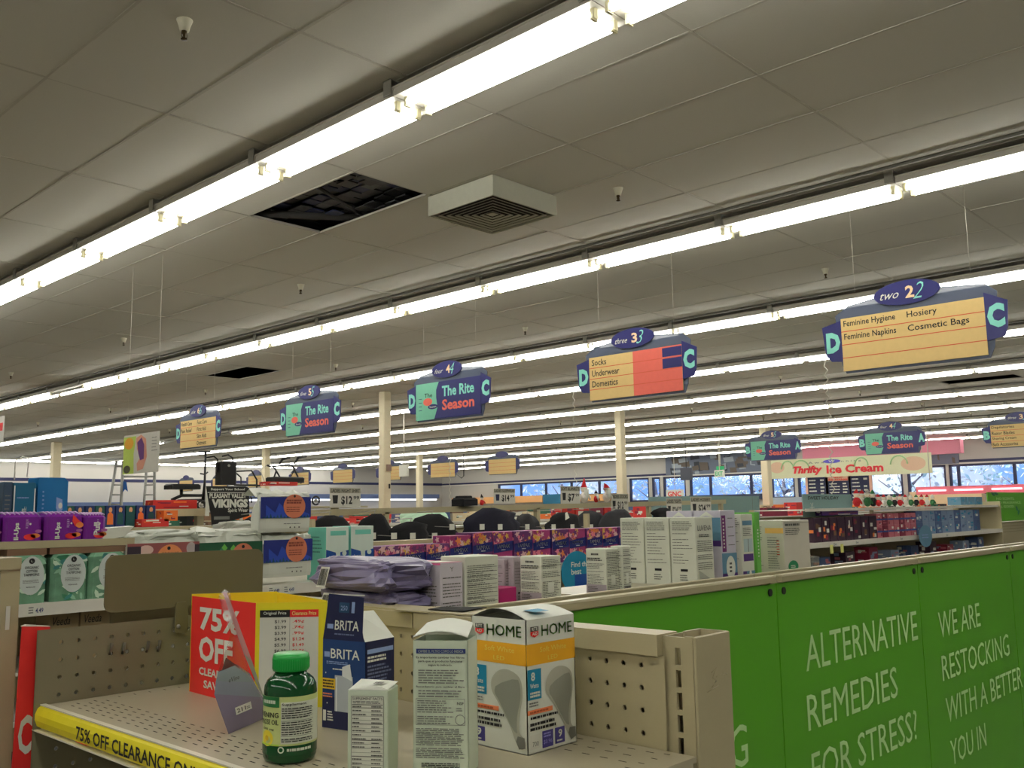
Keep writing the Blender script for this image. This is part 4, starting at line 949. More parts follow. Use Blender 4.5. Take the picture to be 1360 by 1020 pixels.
# ================================================================== SECOND GONDOLA (femcare, sweets)
Y1 = 3.0
G1 = thing('second_gondola', 'long white-shelved gondola with packs on its left and sweets on its right', 'shelf unit', (5.6, 3.4, 0))
XE = 10.25
b = MB(); b.box(-.2, Y1, FL(-.262), XE, Y1+.42, FL(-.25), white_metal); b.box(-.2, Y1-.004, FL(-.285), XE, Y1, FL(-.248), white_metal); b.build('shelf', G1)
b = MB(); b.box(-.2, Y1+.42, .1, XE, Y1+.45, FL(-.13), beige); b.build('spine_panel', G1)
b = MB(); b.box(-.2, Y1+.40, FL(-.145), XE, Y1+.46, FL(-.125), beige); b.build('top_rail', G1)
b = MB(); b.box(-.2, Y1+.02, FL(-.60), XE, Y1+.42, FL(-.585), white_metal); b.build('shelf', G1)
b = MB(); b.box(-.2, Y1, .02, XE, Y1+.42, .16, white_metal); b.build('base_deck', G1)
b = MB(); b.box(-.2, Y1+.04, FL(-.082), 1.42, Y1+.42, FL(-.070), beige); b.box(-.2, Y1+.035, FL(-.088), 1.42, Y1+.042, FL(-.066), beige); b.build('shelf', G1)
b = MB(); b.box(6.1, Y1+.02, FL(-.03), XE, Y1+.42, FL(-.022), white_metal); b.box(6.1, Y1+.014, FL(-.036), XE, Y1+.022, FL(-.016), white_metal); b.build('shelf', G1)
for x in (-.2, 1.43, 2.35, 4.2, 6.05, 8.1, XE-.02):
    b = MB(); b.box(x, Y1+.39, .1, x+.02, Y1+.42, FL(-.02), beige); b.build('slotted_upright', G1)
b = MB(); b.box(XE, Y1+.0, .05, XE+.02, Y1+.45, FL(.02), beige); b.build('end_panel', G1)
f1 = Fr((0, Y1-.004, 0), (1,0,0), (0,0,1))
for i, px in enumerate((36, 355, 375, 446, 1110, 1140, 1200, 1228, 1262)):
    p = ony(px, 790, Y1); b = MB(); b.rect(f1, p.x, FL(-.282), p.x+.05, FL(-.252), paper, .001); b.micro(f1, p.x+.004, FL(-.278), p.x+.022, FL(-.256), 3, greyprint, i, .5, .0014); b.text(f1, '4.49', p.x+.024, FL(-.276), p.x+.046, FL(-.262), M('blue_price_print', (30,40,90)), .0014, .02); b.build('price_tag', G1)
for px in (1101, 1115):
    p = ony(px, 725, Y1); b = MB(); b.rect(f1, p.x, FL(-.33), p.x+.05, FL(-.27), M('pale_yellow_tag', (220,214,120), .5, 1.4), .003); b.build('yellow_tag', G1)
# clear pouches with oval labels and brown tops
jm = M('sea_green_pouch', (90, 128, 104), .25, 1.4, noise=.5, scale=28); brownc = M('brown_card_top', (112, 84, 62), .6, 1.3)
leafc = [M('pouch_leaf_'+n_, c_, .3, 1.4) for n_, c_ in (('pale', (176,196,176)), ('teal', (50,110,106)), ('green', (44,104,74)), ('mint', (120,162,136)))]
pw = ['leftmost, beside the left upright', 'second from the left', 'third from the left, partly behind the blank plate']
for q, (pa_, pb_) in enumerate(((11,62),(68,117),(118,168))):
    xa, xb_ = ony(pa_, 770, Y1+.02).x, ony(pb_, 770, Y1+.02).x
    o = thing('cotton_pouch', 'green-patterned pouch with oval label, '+pw[q], 'pouch', ((xa+xb_)/2, Y1+.06, FL(-.25)))
    b = MB(); zb_, zt_ = FL(-.25), FL(-.108)
    b.rbox(xa, Y1+.02, zb_, xb_, Y1+.12, zt_, jm, .012); b.build('pouch_body', o)
    b = MB(); b.box(xa-.002, Y1+.035, zt_, xb_+.002, Y1+.10, FL(-.089), brownc); b.build('card_top', o)
    f = Fr((xa, Y1+.0198, zb_), (1,0,0), (0,0,1)); w, H = xb_-xa, zt_-zb_; R_ = random.Random(q); b = MB()
    for i in range(26):
        u, v, l, a = R_.uniform(.1,.9)*w, R_.uniform(.06,.94)*H, R_.uniform(.012,.028), R_.uniform(0, 3.1)
        ca, sa = math.cos(a), math.sin(a); pts = [(-l,0),(-l*.3,l*.35),(l*.5,l*.3),(l,0),(l*.4,-l*.35),(-l*.4,-l*.3)]
        pts = [(min(w*.97, max(w*.03, u+x*ca-y*sa)), min(H*.98, max(.002, v+x*sa+y*ca))) for x, y in pts]
        b.poly(f, pts, R_.choice(leafc), .0003+i*.00003)
    b.ell(f, w*.58, H*.58, w*.34, H*.40, M('oval_label', (176,184,180), .5, 1.4), .0018, 28); b.ell(f, w*.58, H*.88, .0085, .0085, black, .0024); b.text(f, 'L.', w*.56, H*.86, w*.61, H*.9, white, .003)
    for i, t in enumerate(('ORGANIC', 'COTTON', 'TAMPONS')): b.text(f, t, w*(.40,.44,.38)[i], H*(.72-.075*i), w*(.77,.73,.79)[i], H*(.775-.075*i), black, .0026, .02)
    b.micro(f, w*.36, H*.42, w*.8, H*.5, 3, greyprint, q, .4, .0026, .1); b.text(f, 'REGULAR', w*.46, H*.33, w*.7, H*.355, black, .0026, .02)
    b.build('printed_face', o)
# purple pull-up packs on the upper shelf
pur2 = M('violet_pack_film', (98, 26, 120), .25, 1.6, noise=.08, scale=20); pinkl = M('lilac_crinkle', (180,150,190), .3, 1.4)
zu = FL(-.066)
for q, (pa_, pb_, lb) in enumerate(((-45,4,'at the left edge of the picture'),(5,58,'second from the left edge'),(60,112,'third from the left, with a red and orange figure'),(112,143,'rightmost, turned upside down'))):
    xa, xb_ = ony(pa_, 700, Y1+.05).x, ony(pb_, 700, Y1+.05).x
    o = thing('violet_pack', 'violet film-wrapped pack, '+lb, 'pack', ((xa+xb_)/2, Y1+.1, zu), 'violet packs on the upper shelf'); del o['group']
    h = .082 if q < 3 else .078
    b = MB(); b.rbox(xa, Y1+.05, zu, xb_-.004, Y1+.20, zu+h, pur2, .01); b.build('pack_body', o)
    R_ = random.Random(q); b = MB()
    for i in range(8):
        a = xa+(xb_-xa)*(i+.3)/8.5; b.tube([(a, Y1+.055, zu+h-.002), (a+.006, Y1+.10, zu+h+.004), (a-.003, Y1+.18, zu+h+.001)], [.002,.003,.001], pinkl, 5)
    b.build('crinkled_seal', o)
    f = Fr((xa, Y1+.0497, zu), (1,0,0), (0,0,1)); w = xb_-xa-.004; b = MB()
    ft_ = Fr((xa+w*(.42 if q < 3 else .7), Y1+.0495, zu+.004), (0,0,1), (-1,0,0))
    if q < 3: b.text(ft_, 'll-Ups', 0, 0, h*.62, w*.16, white, .0006, .04)
    else: b.text(ft_, 'Pull', h*.1, 0, h*.62, w*.28, white, .0006, .04)
    b.ell(f, w*.68, h*.62, .003, .003, white); b.micro(f, w*.56, h*.45, w*.64, h*.8, 5, pinkl, q, .4)
    for (u, v, r_, c_) in ((.68,.1,.018,red_m),(.82,.14,.014,M('orange_print', (216,110,50))),(.9,.3,.010,M('mauve_print', (140,70,130)))): b.ell(f, w*u, h*v+.004, r_, r_*.5, c_, .0008, 12)
    if q == 2: b.poly(f, [(w*.72,h*.95),(w*.86,h*.75),(w*.98,h*.62),(w*.9,h*.45),(w*.78,h*.5),(w*.7,h*.7)], red_m, .001); b.ell(f, w*.9, h*.55, .012, .009, M('orange_print', (0,0,0)), .0013, 12)
    b.build('printed_face', o)
# blue and teal cartons behind the packs
bl1 = M('ocean_blue_carton', (12, 92, 142), .4, 1.5); bl2 = M('petrol_carton', (10, 84, 112), .4, 1.5); wet = M('slate_carton', (46, 66, 84), .4, 1.4)
for (pa_, pb_, pt_, m_, lb, fl_) in ((3,15,640,wet,'dark slate carton at the left edge behind the violet packs',0),(17,46,641,bl2,'petrol-blue carton with white frame and wire handle behind the violet packs',1),(49,89,634,bl1,'bright blue carton with chamfered top corner behind the violet packs',2)):
    yb = Y1+.25; xa, xb_, zt_ = ony(pa_,680,yb).x, ony(pb_,680,yb).x, ony(pa_, pt_, yb).z
    o = thing('blue_carton', lb, 'carton', ((xa+xb_)/2, yb+.04, zu)); b = MB(); f = Fr((xa, yb, zu), (1,0,0), (0,0,1)); w, H = xb_-xa, zt_-zu
    c_ = .012 if fl_ == 2 else .002
    b.prism(f, [(0,0),(w,0),(w,H-c_),(w-c_,H),(c_*.3,H),(0,H-c_*.3)], -.09, 0, m_); b.build('carton_body', o)
    b = MB()
    if fl_ == 1:
        b.rect(f, 0, 0, w*.06, H*.95, white); b.rect(f, w*.94, 0, w, H*.9, white); b.text(f, 'edd', w*.4, H*.48, w*.6, H*.58, white, .001, .01); b.micro(f, w*.15, H*.72, w*.9, H*.75, 1, M('pale_blue_print', (0,0,0)), 2, .6); b.poly(f, [(w*.2,H*.36),(w*.5,H*.32),(w*.8,H*.36),(w*.6,H*.41)], white, .0009)
    elif fl_ == 2:
        b.poly(f, [(w*.62,H*.68),(w*.82,H*.64),(w*.84,H*.48),(w*.72,H*.4),(w*.62,H*.5)], M('pale_blue_print', (0,0,0)), .0009); b.ell(f, w*.76, H*.54, w*.07, H*.05, paper, .0012, 12); b.micro(f, w*.15, H*.4, w*.22, H*.8, 6, M('pale_blue_print', (0,0,0)), 2, .4); b.poly(f, [(w*.3,0),(w*.66,0),(w*.6,H*.12),(w*.36,H*.13)], M('brown_box', (0,0,0)), .0009)
    else: b.micro(f, w*.2, H*.2, w*.9, H*.8, 8, greyprint, 3, .3)
    b.build('printed_face', o)
    if fl_ == 1:
        b = MB(); q0 = ony(19, 637, yb+.01); b.tube([q0, q0+Vector((.001,0,.06)), q0+Vector((.022,0,.075)), q0+Vector((.042,0,.068)), q0+Vector((.038,0,.01))], .002, white_metal, 6); b.build('wire_handle', o)
# white opened flap carton, silver bags, blue night bags
silv = M('silver_film', (150, 154, 142), .3, 1.4, noise=.1, scale=14); whp = M('white_film', (184, 186, 176), .35, 1.5, noise=.06, scale=14)
def box_bag(name, lb, pa_, pb_, ptop, pbot, m_body, m_top, art, seed, y=Y1+.03, flip=.0, stack=None):
    pm_ = (pa_+pb_)/2
    xa, xb_ = ony(pa_, pbot, y).x, ony(pb_, pbot, y).x; zt_ = ony(pm_, ptop, y).z; zb_ = max(FL(-.25), ony(pm_, pbot, y).z) if stack is None else stack
    o = thing(name, lb, 'bag', ((xa+xb_)/2, y+.06, zb_)); w, H = xb_-xa, zt_-zb_; b = MB(); R_ = random.Random(seed); n = 9
    # body: gently bulging sheet front and back, pinched at the top and folded over
    rows_ = [(0,.0,.10),(.1,-.004,.108),(.35,-.006,.11),(.6,-.005,.10),(.8,-.001,.07),(.92,.012,.05),(1.0,.02,.03)]
    V = []
    for side in (0, 1):
        for i, (v, y0_, y1_) in enumerate(rows_):
            for j in range(n+1):
                u = j/n; e = (1-(2*u-1)**8); yy = y+(y0_ if side == 0 else y1_*e)+(.006*(1-e)); V.append((xa+w*u+R_.uniform(-.001,.001), yy+R_.uniform(-.0025,.0025)*(v > .6), zb_+H*v+R_.uniform(-.003,.003)*(v > .8)))
    m = n+1; K = len(rows_); Fs = []
    for i in range(K-1):
        for j in range(n):
            Fs.append((i*m+j, i*m+j+1, (i+1)*m+j+1, (i+1)*m+j)); o2 = K*m; Fs.append((o2+i*m+j+1, o2+i*m+j, o2+(i+1)*m+j, o2+(i+1)*m+j+1))
    for i in range(K-1):
        for j in (0, n): a = i*m+j; Fs.append((a, a+m, K*m+a+m, K*m+a) if j == 0 else (a+m, a, K*m+a, K*m+a+m))
    for j in range(n): Fs.append(((K-1)*m+j, (K-1)*m+j+1, K*m+(K-1)*m+j+1, K*m+(K-1)*m+j)); Fs.append((j+1, j, K*m+j, K*m+j+1))
    b.add(V, Fs, m_body); b.build('bag_body', o)
    b = MB(); V = []; n2 = 8                         # folded crumpled top
    for j in range(n2+1):
        u = j/n2; e = R_.uniform(-.006,.006); V += [(xa-.008+(w+.016)*u, y+.012+R_.uniform(-.004,.004), zt_-.012+e*.4), (xa-.012+(w+.03)*u, y+.05+R_.uniform(-.01,.01), zt_+flip*(1-u)+R_.uniform(.0,.014)), (xa-.004+(w+.01)*u, y+.10+R_.uniform(-.01,.01), zt_-.012+R_.uniform(0,.008))]
    Fs = []
    for j in range(n2):
        a = 3*j; Fs += [(a,a+3,a+4),(a,a+4,a+1),(a+1,a+4,a+5),(a+1,a+5,a+2)]
    b.add(V, Fs, m_top); b.add([(v[0],v[1],v[2]-.001) for v in V], [tuple(reversed(f)) for f in Fs], m_top); b.build('folded_top', o)
    f = Fr((xa, y-.0075, zb_), (1,0,0), (0,0,1)); b = MB(); art(b, f, w, H); b.build('printed_face', o)
    return o, zt_
copper = M('copper_disc', (180, 104, 76), .45, 1.4); nightb = M('night_blue_print', (24, 36, 104), .35, 1.6); nightl = M('mid_blue_print', (34, 60, 150), .35, 1.5)
def night(b, f, w, H):
    b.rect(f, w*.0, H*.36, w*1.0, H*.90, nightb, .0); b.poly(f, [(w*.1,H*.36),(w*.1,H*.7),(w*.28,H*.5),(w*.36,H*.75),(w*.6,H*.42),(w*.8,H*.55),(w*.97,H*.45),(w*.97,H*.36)], nightl, .0006)
    for i in range(14): b.poly(f, [(w*(.03+.067*i),H*.36),(w*(.06+.067*i),H*(.42+.03*(i%3))),(w*(.09+.067*i),H*.36)], M('teal_tree_print', (16,60,80)), .001)
    b.ell(f, w*.66, H*.66, w*.22, H*.31, copper, .0014, 28); b.ell(f, w*.66, H*.92, .005, .005, black, .0018, 12)
    b.micro(f, w*.5, H*.72, w*.82, H*.84, 2, M('dark_copper_print', (110,50,40)), 3, .7, .0018, .1); b.micro(f, w*.5, H*.5, w*.82, H*.66, 3, M('dark_copper_print', (0,0,0)), 5, .4, .0018, .2); b.micro(f, w*.45, H*.2, w*.85, H*.23, 1, greyprint, 3, .6)
    for i in range(3): b.ell(f, w*(.58+.09*i), H*.12, .003, .003, txt, .0006, 10)
_, zt_ = box_bag('night_blue_bag', 'lower of two white bags with night-blue print and copper disc', 348, 413, 711, 766, whp, whp, night, 3)
box_bag('night_blue_bag', 'upper of two white bags with night-blue print and copper disc', 344, 411, 655, 708, whp, whp, night, 4, stack=zt_+.012, flip=.012)
def greenl(b, f, w, H):
    b.rect(f, w*.0, 0, w*1.0, H*.80, M('bottle_green_print', (20,70,46), .4, 1.4), .0); R_ = random.Random(9)
    for i in range(22): u, v = R_.uniform(.05,.9), R_.uniform(.2,.72); b.poly(f, [(w*u,H*v),(w*(u+.05),H*(v+.08)),(w*(u+.1),H*v),(w*(u+.05),H*(v-.08))], R_.choice([gcm, leafc[2], white, navyc]), .0004+i*.00004)
    b.ell(f, w*.68, H*.47, w*.19, H*.3, copper, .002, 24); b.ell(f, w*.68, H*.70, .006, .006, black, .0025, 12); b.text(f, 'ORGANIC', w*.56, H*.5, w*.8, H*.56, M('dark_copper_print', (0,0,0)), .0025, .02)
def rosy(b, f, w, H):
    b.rect(f, w*.0, 0, w*1.0, H*.86, M('dusty_rose_print', (130,70,70), .4, 1.4), .0); b.ell(f, w*.25, H*.72, w*.1, H*.10, M('rose_blob', (190,160,150)), .0006, 14); b.ell(f, w*.88, H*.72, w*.07, H*.13, M('grey_blob', (150,140,140)), .0006, 14); b.rect(f, w*.0, 0, w*.18, H*.8, M('dark_plum_print', (40,30,40)), .0008); b.rect(f, w*.93, 0, w*1.0, H*.8, M('dark_plum_print', (0,0,0)), .0008)
    b.ell(f, w*.58, H*.50, w*.19, H*.32, M('orange_disc', (222,130,80), .45, 1.4), .0015, 24); b.ell(f, w*.56, H*.74, .006, .006, black, .002, 12); b.text(f, 'ORGANIC', w*.46, H*.6, w*.7, H*.66, M('dark_copper_print', (0,0,0)), .002, .02)
box_bag('green_leaf_bag', 'white-topped bag with green leaf print and copper disc, behind the blank plate', 262, 346, 706, 775, silv, whp, greenl, 6, flip=.008)
box_bag('rose_print_bag', 'silver-topped bag with dusty rose print and orange disc, behind the blank plate', 166, 262, 712, 775, silv, silv, rosy, 7, flip=.006)
pouch('silver_bag', 'crumpled silver plastic bag lying on top of the rose print bag', 'bag', (ony(218,720,Y1+.1).x, Y1+.12, ony(218,727,Y1+.1).z), .095, .07, .028, silv, 21, amp=.3)
pouch('white_film_bag', 'crumpled white film bag lying on top of the green leaf bag', 'bag', (ony(305,715,Y1+.1).x, Y1+.12, ony(305,716,Y1+.1).z), .085, .06, .018, whp, 24, amp=.2)
pouch('grey_film_bag', 'flattened grey film bag with navy patch left of the blue bags', 'bag', (ony(310,690,Y1+.3).x, Y1+.27, FL(-.095)), .07, .05, .035, M('grey_film', (150,150,140), .35, 1.4), 27, amp=.3)
o = thing('torn_white_carton', 'torn white carton flap beside the violet packs', 'carton', (ony(140,705,Y1+.05).x, Y1+.08, zu)); b = MB()
q = [ony(x, y, Y1+.05) for x, y in ((124,703),(178,699),(166,712),(140,718),(127,716))]; b.add(q+[v+Vector((.004,.05,.002)) for v in q], [(0,4,3,2,1),(5,6,7,8,9)]+[(i,(i+1)%5,5+(i+1)%5,5+i) for i in range(5)], whp); b.build('carton_flap', o)
# aqua cartons
aq = M('aqua_carton', (96, 170, 156), .45, 1.5); aqw = M('white_aqua_carton', (182, 194, 186), .45, 1.5); aqd = M('royal_blue_print', (18, 62, 130), .4, 1.5)
for q, (pc_x, lb) in enumerate(((433,'left'),(466,'right'))):
    p = ony(pc_x, 730, Y1+.02); w = (ony(pc_x+30,730,Y1+.02).x-p.x); H = .2+.002*q
    o, fR, fL = carton('aqua_carton', 'white and aqua carton with blue wave print, %s of the pair' % lb, 'carton', (p.x, Y1+.02), w, .12, H, aqw, FL(-.25))
    b = MB(); b.rect(fL, 0, 0, .12, H, aq, .0003); b.micro(fL, .02, H*.5, .1, H*.85, 5, M('dark_aqua_print', (60,110,104)), 2, .3); b.build('printed_face', o, off=E_)
    b = MB(); f = fR; b.rect(f, w*.18, H*.84, w*.88, H*.93, aq); b.poly(f, [(0,0),(w,0),(w,H*.32),(w*.7,H*.4),(w*.5,H*.3),(w*.3,H*.38),(0,H*.3)], aq, .0005)
    b.poly(f, [(0,H*.32),(w*.5,H*.36),(w*.42,H*.52),(w*.0,H*.58)], aqd, .0008); b.poly(f, [(w,H*.34),(w*.62,H*.36),(w*.62,H*.52),(w,H*.56)], aqd, .0008)
    b.text(f, 'always', w*.06, H*.39, w*.42, H*.46, white, .0012, .01, .2); b.poly(f, [(w*.42,H*.52),(w*.55,H*.4),(w*.68,H*.24),(w*.52,H*.16),(w*.36,H*.24),(w*.46,H*.4)], white, .001)
    b.ell(f, w*.14, H*.18, w*.09, H*.06, aqw, .001, 12); b.ell(f, w*.8, H*.5, w*.1, H*.05, aqw, .0014, 12); b.build('printed_face', o, off=E_)
# flowered tampon cartons
cols = [M('flower_'+n_, c_, .5, 1.4) for n_, c_ in (('magenta', (140,44,96)), ('rose', (200,110,130)), ('orange', (196,112,60)), ('plum', (90,40,92)), ('blush', (196,160,160)), ('gold', (190,150,70)))]
ink = M('indigo_band', (18, 26, 88), .4, 1.6)
def flower_box(x, w, h, z, d, lb, nm, k_):
    o, fR, fL = carton('flowered_carton', lb, 'carton', (x, Y1+.03+.004*(k_ % 2)), w, d, h, cols[0] if k_ % 2 else cols[3], z)
    R_ = random.Random(k_*7+1)
    for f, ww in ((fR, w), (fL, d)):
        b = MB()
        for i in range(34 if f is fR else 14):
            u, v, r_ = R_.uniform(.02,.98)*ww, R_.choice((R_.uniform(.62,.97), R_.uniform(.62,.97), R_.uniform(.04,.36)))*h, R_.uniform(.008,.024)
            c_ = R_.choice(cols); pts = []
            for t in range(10): a = 2*math.pi*t/10; q = r_*(1 if t % 2 else .45); pts.append((min(ww, max(0, u+q*math.cos(a))), min(h*.99, max(.001, v+q*math.sin(a)))))
            b.poly(f, pts, c_, .0003+.00004*i)
        b.poly(f, [(0,h*.40),(ww,h*.46),(ww,h*.74),(0,h*.64)], ink, .0018)
        if f is fR: b.text(f, nm, ww*.16, h*.53, ww*.84, h*.64, white, .0022, .02, 0); b.micro(f, ww*.4, h*.47, ww*.7, h*.5, 1, white, 2, .7, .0022)
        b.build('printed_face', o, off=E_)
    return o
x = ony(497, 740, Y1+.03).x; ends = ony(842, 740, Y1+.03).x; k_ = 0
xs = []
while x < ends-.1:
    w = .125 if k_ > 2 else .13; xs.append((x, w)); x += w+.008; k_ += 1
N_ = len(xs)
ordn = ['first','second','third','fourth','fifth','sixth','seventh','eighth','ninth','tenth','eleventh','twelfth','thirteenth','fourteenth','fifteenth']
for k_, (x, w) in enumerate(xs):
    lowr = x < ony(598, 740, Y1+.03).x
    flower_box(x, w, .118 if lowr else .158-(.01 if k_ == 3 else 0), FL(-.25), .11, 'pink and indigo flowered carton, %s from the left on the shelf behind the aqua cartons' % ordn[k_], 'TAMPAX', k_)
# kraft cartons on the lower shelf, dark goods below
kraft = M('kraft_carton', (128, 112, 82), .7, 1.3)
b = MB(); b.box(-.2, Y1+.05, FL(-.46), 6, Y1+.42, FL(-.45), white_metal); b.build('shelf', G1)
for q, (pa_, pb_) in enumerate(((65,105),(107,146))):
    xa, xb_ = ony(pa_, 820, Y1+.06).x, ony(pb_, 820, Y1+.06).x
    o, fR, fL = carton('kraft_carton', 'kraft carton with script lettering on the shelf below the pouches, %s of two' % ('left','right')[q], 'carton', (xa, Y1+.06), xb_-xa, .1, .167, kraft, FL(-.45))
    b = MB(); b.text(fR, 'Veeda', .012, .125, (xb_-xa)*.7, .150, black, .0009, 0, .3); b.micro(fR, .012, .095, (xb_-xa)*.7, .102, 1, greyprint, 3, .5); b.build('printed_face', o, off=E_)
# round blue shelf talker
p = ony(766, 760, 2.95); o = thing('round_shelf_sign', 'round teal shelf sign reading Find, between two pale cartons', 'shelf sign', (p.x, 2.95, FL(-.4))); f = Fr((p.x, 2.95, p.z), (1,0,0), (0,0,1))
b = MB(); b.prism(f, [(.115*math.cos(2*math.pi*i/36), .10*math.sin(2*math.pi*i/36)) for i in range(36)], 0, .003, teal); b.build('sign_disc', o)
b = MB(); b.text(f, 'Find the', -.045, .025, .09, .05, white, .004, .02); b.text(f, 'best', -.045, -.01, .03, .018, white, .004, .02); b.rect(f, -.02, -.08, .08, -.01, aqd, .0035); b.build('lettering', o)
b = MB(); b.box(p.x-.02, 2.953, p.z-.02, p.x+.02, 2.998, p.z+.02, clear if False else white_metal); b.build('clip', o)
# sweets end of the gondola
def goods(name, label, cat, x, y, z, w, d, h, m, seed, group=None, cols_=None, band=None):
    o, fR, fL = carton(name, label, cat, (x, y), w, d, h, m, z, 0, group); R_ = random.Random(seed); b = MB()
    for f, ww in ((fR, w), (fL, d)):
        for i in range(5):
            u, v = R_.uniform(.05,.6)*ww, R_.uniform(.05,.75)*h; b.rect(f, u, v, min(ww, u+ww*R_.uniform(.15,.4)), min(h, v+h*R_.uniform(.08,.25)), R_.choice(cols_), .0005+.0001*i)
        if band: b.rect(f, 0, h*.42, ww, h*.56, band, .0012)
    b.build('printed_face', o, off=E_); return o
dk = M('dark_sweet_bag', (46, 26, 44), .35, 1.5); ora = M('orange_print', (0,0,0)); ppk = M('pink_candy', (196,110,120), .4, 1.0); rdk = M('wine_candy', (112,26,50), .4, 1.5); bli = M('ice_blue_candy', (130,150,180), .4, 1.0); slb = M('steel_blue_candy', (60,80,120), .4, 1.4)
px = 1081; k_ = 0
zf = FL(-.25)
while px < 1300:
    if px < 1163: st_, tiers, hh, cs, base = 10.5, 1, .17, [ora, white, rdk, brownc], dk
    elif px < 1213: st_, tiers, hh, cs, base = 7.5, 2, .095, [ppk, white, rdk], (ppk if k_ % 3 else rdk)
    else: st_, tiers, hh, cs, base = 8.5, 2, .1, [bli, white, slb, teal], (bli if k_ % 3 else slb)
    xa, xb_ = ony(px, 700, Y1+.03).x, ony(px+st_, 700, Y1+.03).x
    for t in range(tiers):
        w = xb_-xa-.008
        lb = ('dark sweets packet with orange figures on the right-hand shelf' if px < 1163 else 'pink and blue sweets packet on the right-hand shelf' if px < 1213 else 'ice-blue sweets packet on the right-hand shelf')+(', %s tier' % ('lower','upper')[t] if tiers > 1 else '')
        goods('sweets_packet', lb, 'packet', xa, Y1+.03, zf+t*(hh+.001), w, .1, hh-(.006 if t else 0), base, k_*3+t, lb[:40]+' '+'ab'[t], cs, aqd if 1163 <= px < 1213 else None)
    px += st_; k_ += 1
for q in range(9):
    xa = 6.4+q*.42; goods('lower_packet', 'dim packet on the dark shelf under the sweets', 'packet', xa, Y1+.08, FL(-.45), .16, .12, .09+.02*(q % 3), (slb, dk, rdk, bli)[q % 4], 90+q, 'dim packets under the sweets', [white, ppk, bli])
b = MB(); b.box(6.1, Y1+.05, FL(-.46), XE, Y1+.42, FL(-.45), white_metal); b.build('shelf', G1)
p = ony(1229, 712, 2.96); o = thing('round_teal_sign', 'teal round-bottomed shelf sign hanging below the sweets', 'shelf sign', (p.x, 2.96, FL(-.36))); f = Fr((p.x, 2.96, p.z), (1,0,0), (0,0,1))
b = MB(); b.prism(f, [(.14*math.cos(2*math.pi*i/28), .09*math.sin(2*math.pi*i/28)) for i in range(28)], 0, .004, tealg); b.micro(f, -.09, -.02, .08, .02, 2, M('pale_blue_print', (0,0,0)), 3, .4, .005); b.build('sign_disc', o)
b = MB(); b.box(p.x-.02, 2.964, p.z-.02, p.x+.02, 2.998, p.z, white_metal); b.build('clip', o)
# header card, plush toys, teal boxes on the top shelf
zts = FL(-.016)
pa_, pb_ = ony(1067, 684, 3.08), ony(1131, 661, 3.08)
o = thing('holiday_header_card', 'grey-teal header card reading SWEET HOLIDAY with a snowflake', 'sign', ((pa_.x+pb_.x)/2, 3.08, zts)); f = Fr((pa_.x, 3.08, zts), (1,0,0), (0,0,1)); w, H = pb_.x-pa_.x, FL(.085)-zts
hd = M('grey_teal_header', (116, 144, 142), .5, 1.15)
b = MB(); b.prism(f, [(0,-.06),(w,-.06),(w,H),(0,H)], -.004, 0, hd); b.build('card', o)
b = MB(); b.text(f, 'SWEET HOLIDAY', w*.1, H*.62, w*.72, H*.86, black, .0006, .02)
for i in range(6): a = math.pi*i/3; b.tube([f.p(w*.17, H*.1, .001), f.p(w*.17+.035*math.cos(a), H*.1+.035*math.sin(a), .001)], .0015, paper, 4)
b.build('lettering', o)
goods('purple_tray', 'low purple display tray below the header card', 'tray', ony(1092,684,3.03).x, 3.03, FL(-.066), ony(1140,684,3.03).x-ony(1092,684,3.03).x, .05, .03, pur, 3, None, [rdk, white])
def plush(x, y, z, s, body, hat, seed, lab, tall=1.0, group=None, beard=False):
    R_ = random.Random(seed); o = thing('plush_toy', lab, 'toy', (x, y, z), group)
    b = MB(); b.ball((x, y, z+.42*s), .34*s, .3*s, .42*s, body, 12, 7, .05, seed); b.build('body', o)
    b = MB(); hz = z+.98*s; b.ball((x+R_.uniform(-.05,.05)*s, y, hz), .25*s, .24*s, .25*s, M('cream_plush', (210,196,176), .8, 1.4), 10, 6); hd_ = b.build('head', o)
    b = MB(); lean = R_.uniform(-.25,.25)*s; b.tube([(x, y, hz+.1*s), (x+lean*.3, y, hz+.3*s), (x+lean, y, hz+(.45+.45*tall)*s)], [.27*s, .17*s, .03*s], hat, 8); b.tube([(x,y,hz+.06*s),(x,y,hz+.14*s)], .28*s, white, 8); b.build('hat', o)
    for q in (-1, 1):
        b = MB(); b.tube([(x+q*.25*s, y-.1*s, z+.65*s), (x+q*.42*s, y-.2*s, z+.4*s), (x+q*.34*s, y-.28*s, z+.25*s)], [.09*s,.09*s,.07*s], body, 6); b.build('arm', o)
    b = MB()
    if beard: b.tube([(x, y-.2*s, hz), (x, y-.28*s, z+.5*s), (x, y-.3*s, z+.25*s)], [.2*s,.16*s,.02*s], white, 7)
    b.ball((x, y-.25*s, hz+.02*s), .05*s, .05*s, .05*s, M('plush_nose', (214,120,90), .8, 1.3), 6, 4)
    for q in (-1, 1): b.ball((x+q*.09*s, y-.22*s, hz+.08*s), .025*s, .02*s, .025*s, blackp, 6, 4)
    b.build('face', o)
    return o
rdp = M('red_plush', (170, 28, 34), .85, 1.4); wtp = M('white_plush', (206,200,192), .85, 1.4); grp = M('green_plush', (40,92,52), .85, 1.4); blk = M('black_plush', (24,22,26), .85, 1.2)
for q in range(15):
    pxx = 1138+q*7.2; p = ony(pxx, 670, 3.15+.05*(q % 2))
    nm_ = ('red','white','green','black')[q % 4]
    big = 1.25 if q < 4 else .8
    plush(p.x, p.y, zts+.006, .092 if q < 4 else .068, (rdp, wtp, grp, blk)[q % 4], (rdp, grp, wtp, rdp)[(q*3) % 4], q, '%s plush holiday toy on the sweets shelf, %s from the left' % (nm_, ordn[q]), .1)
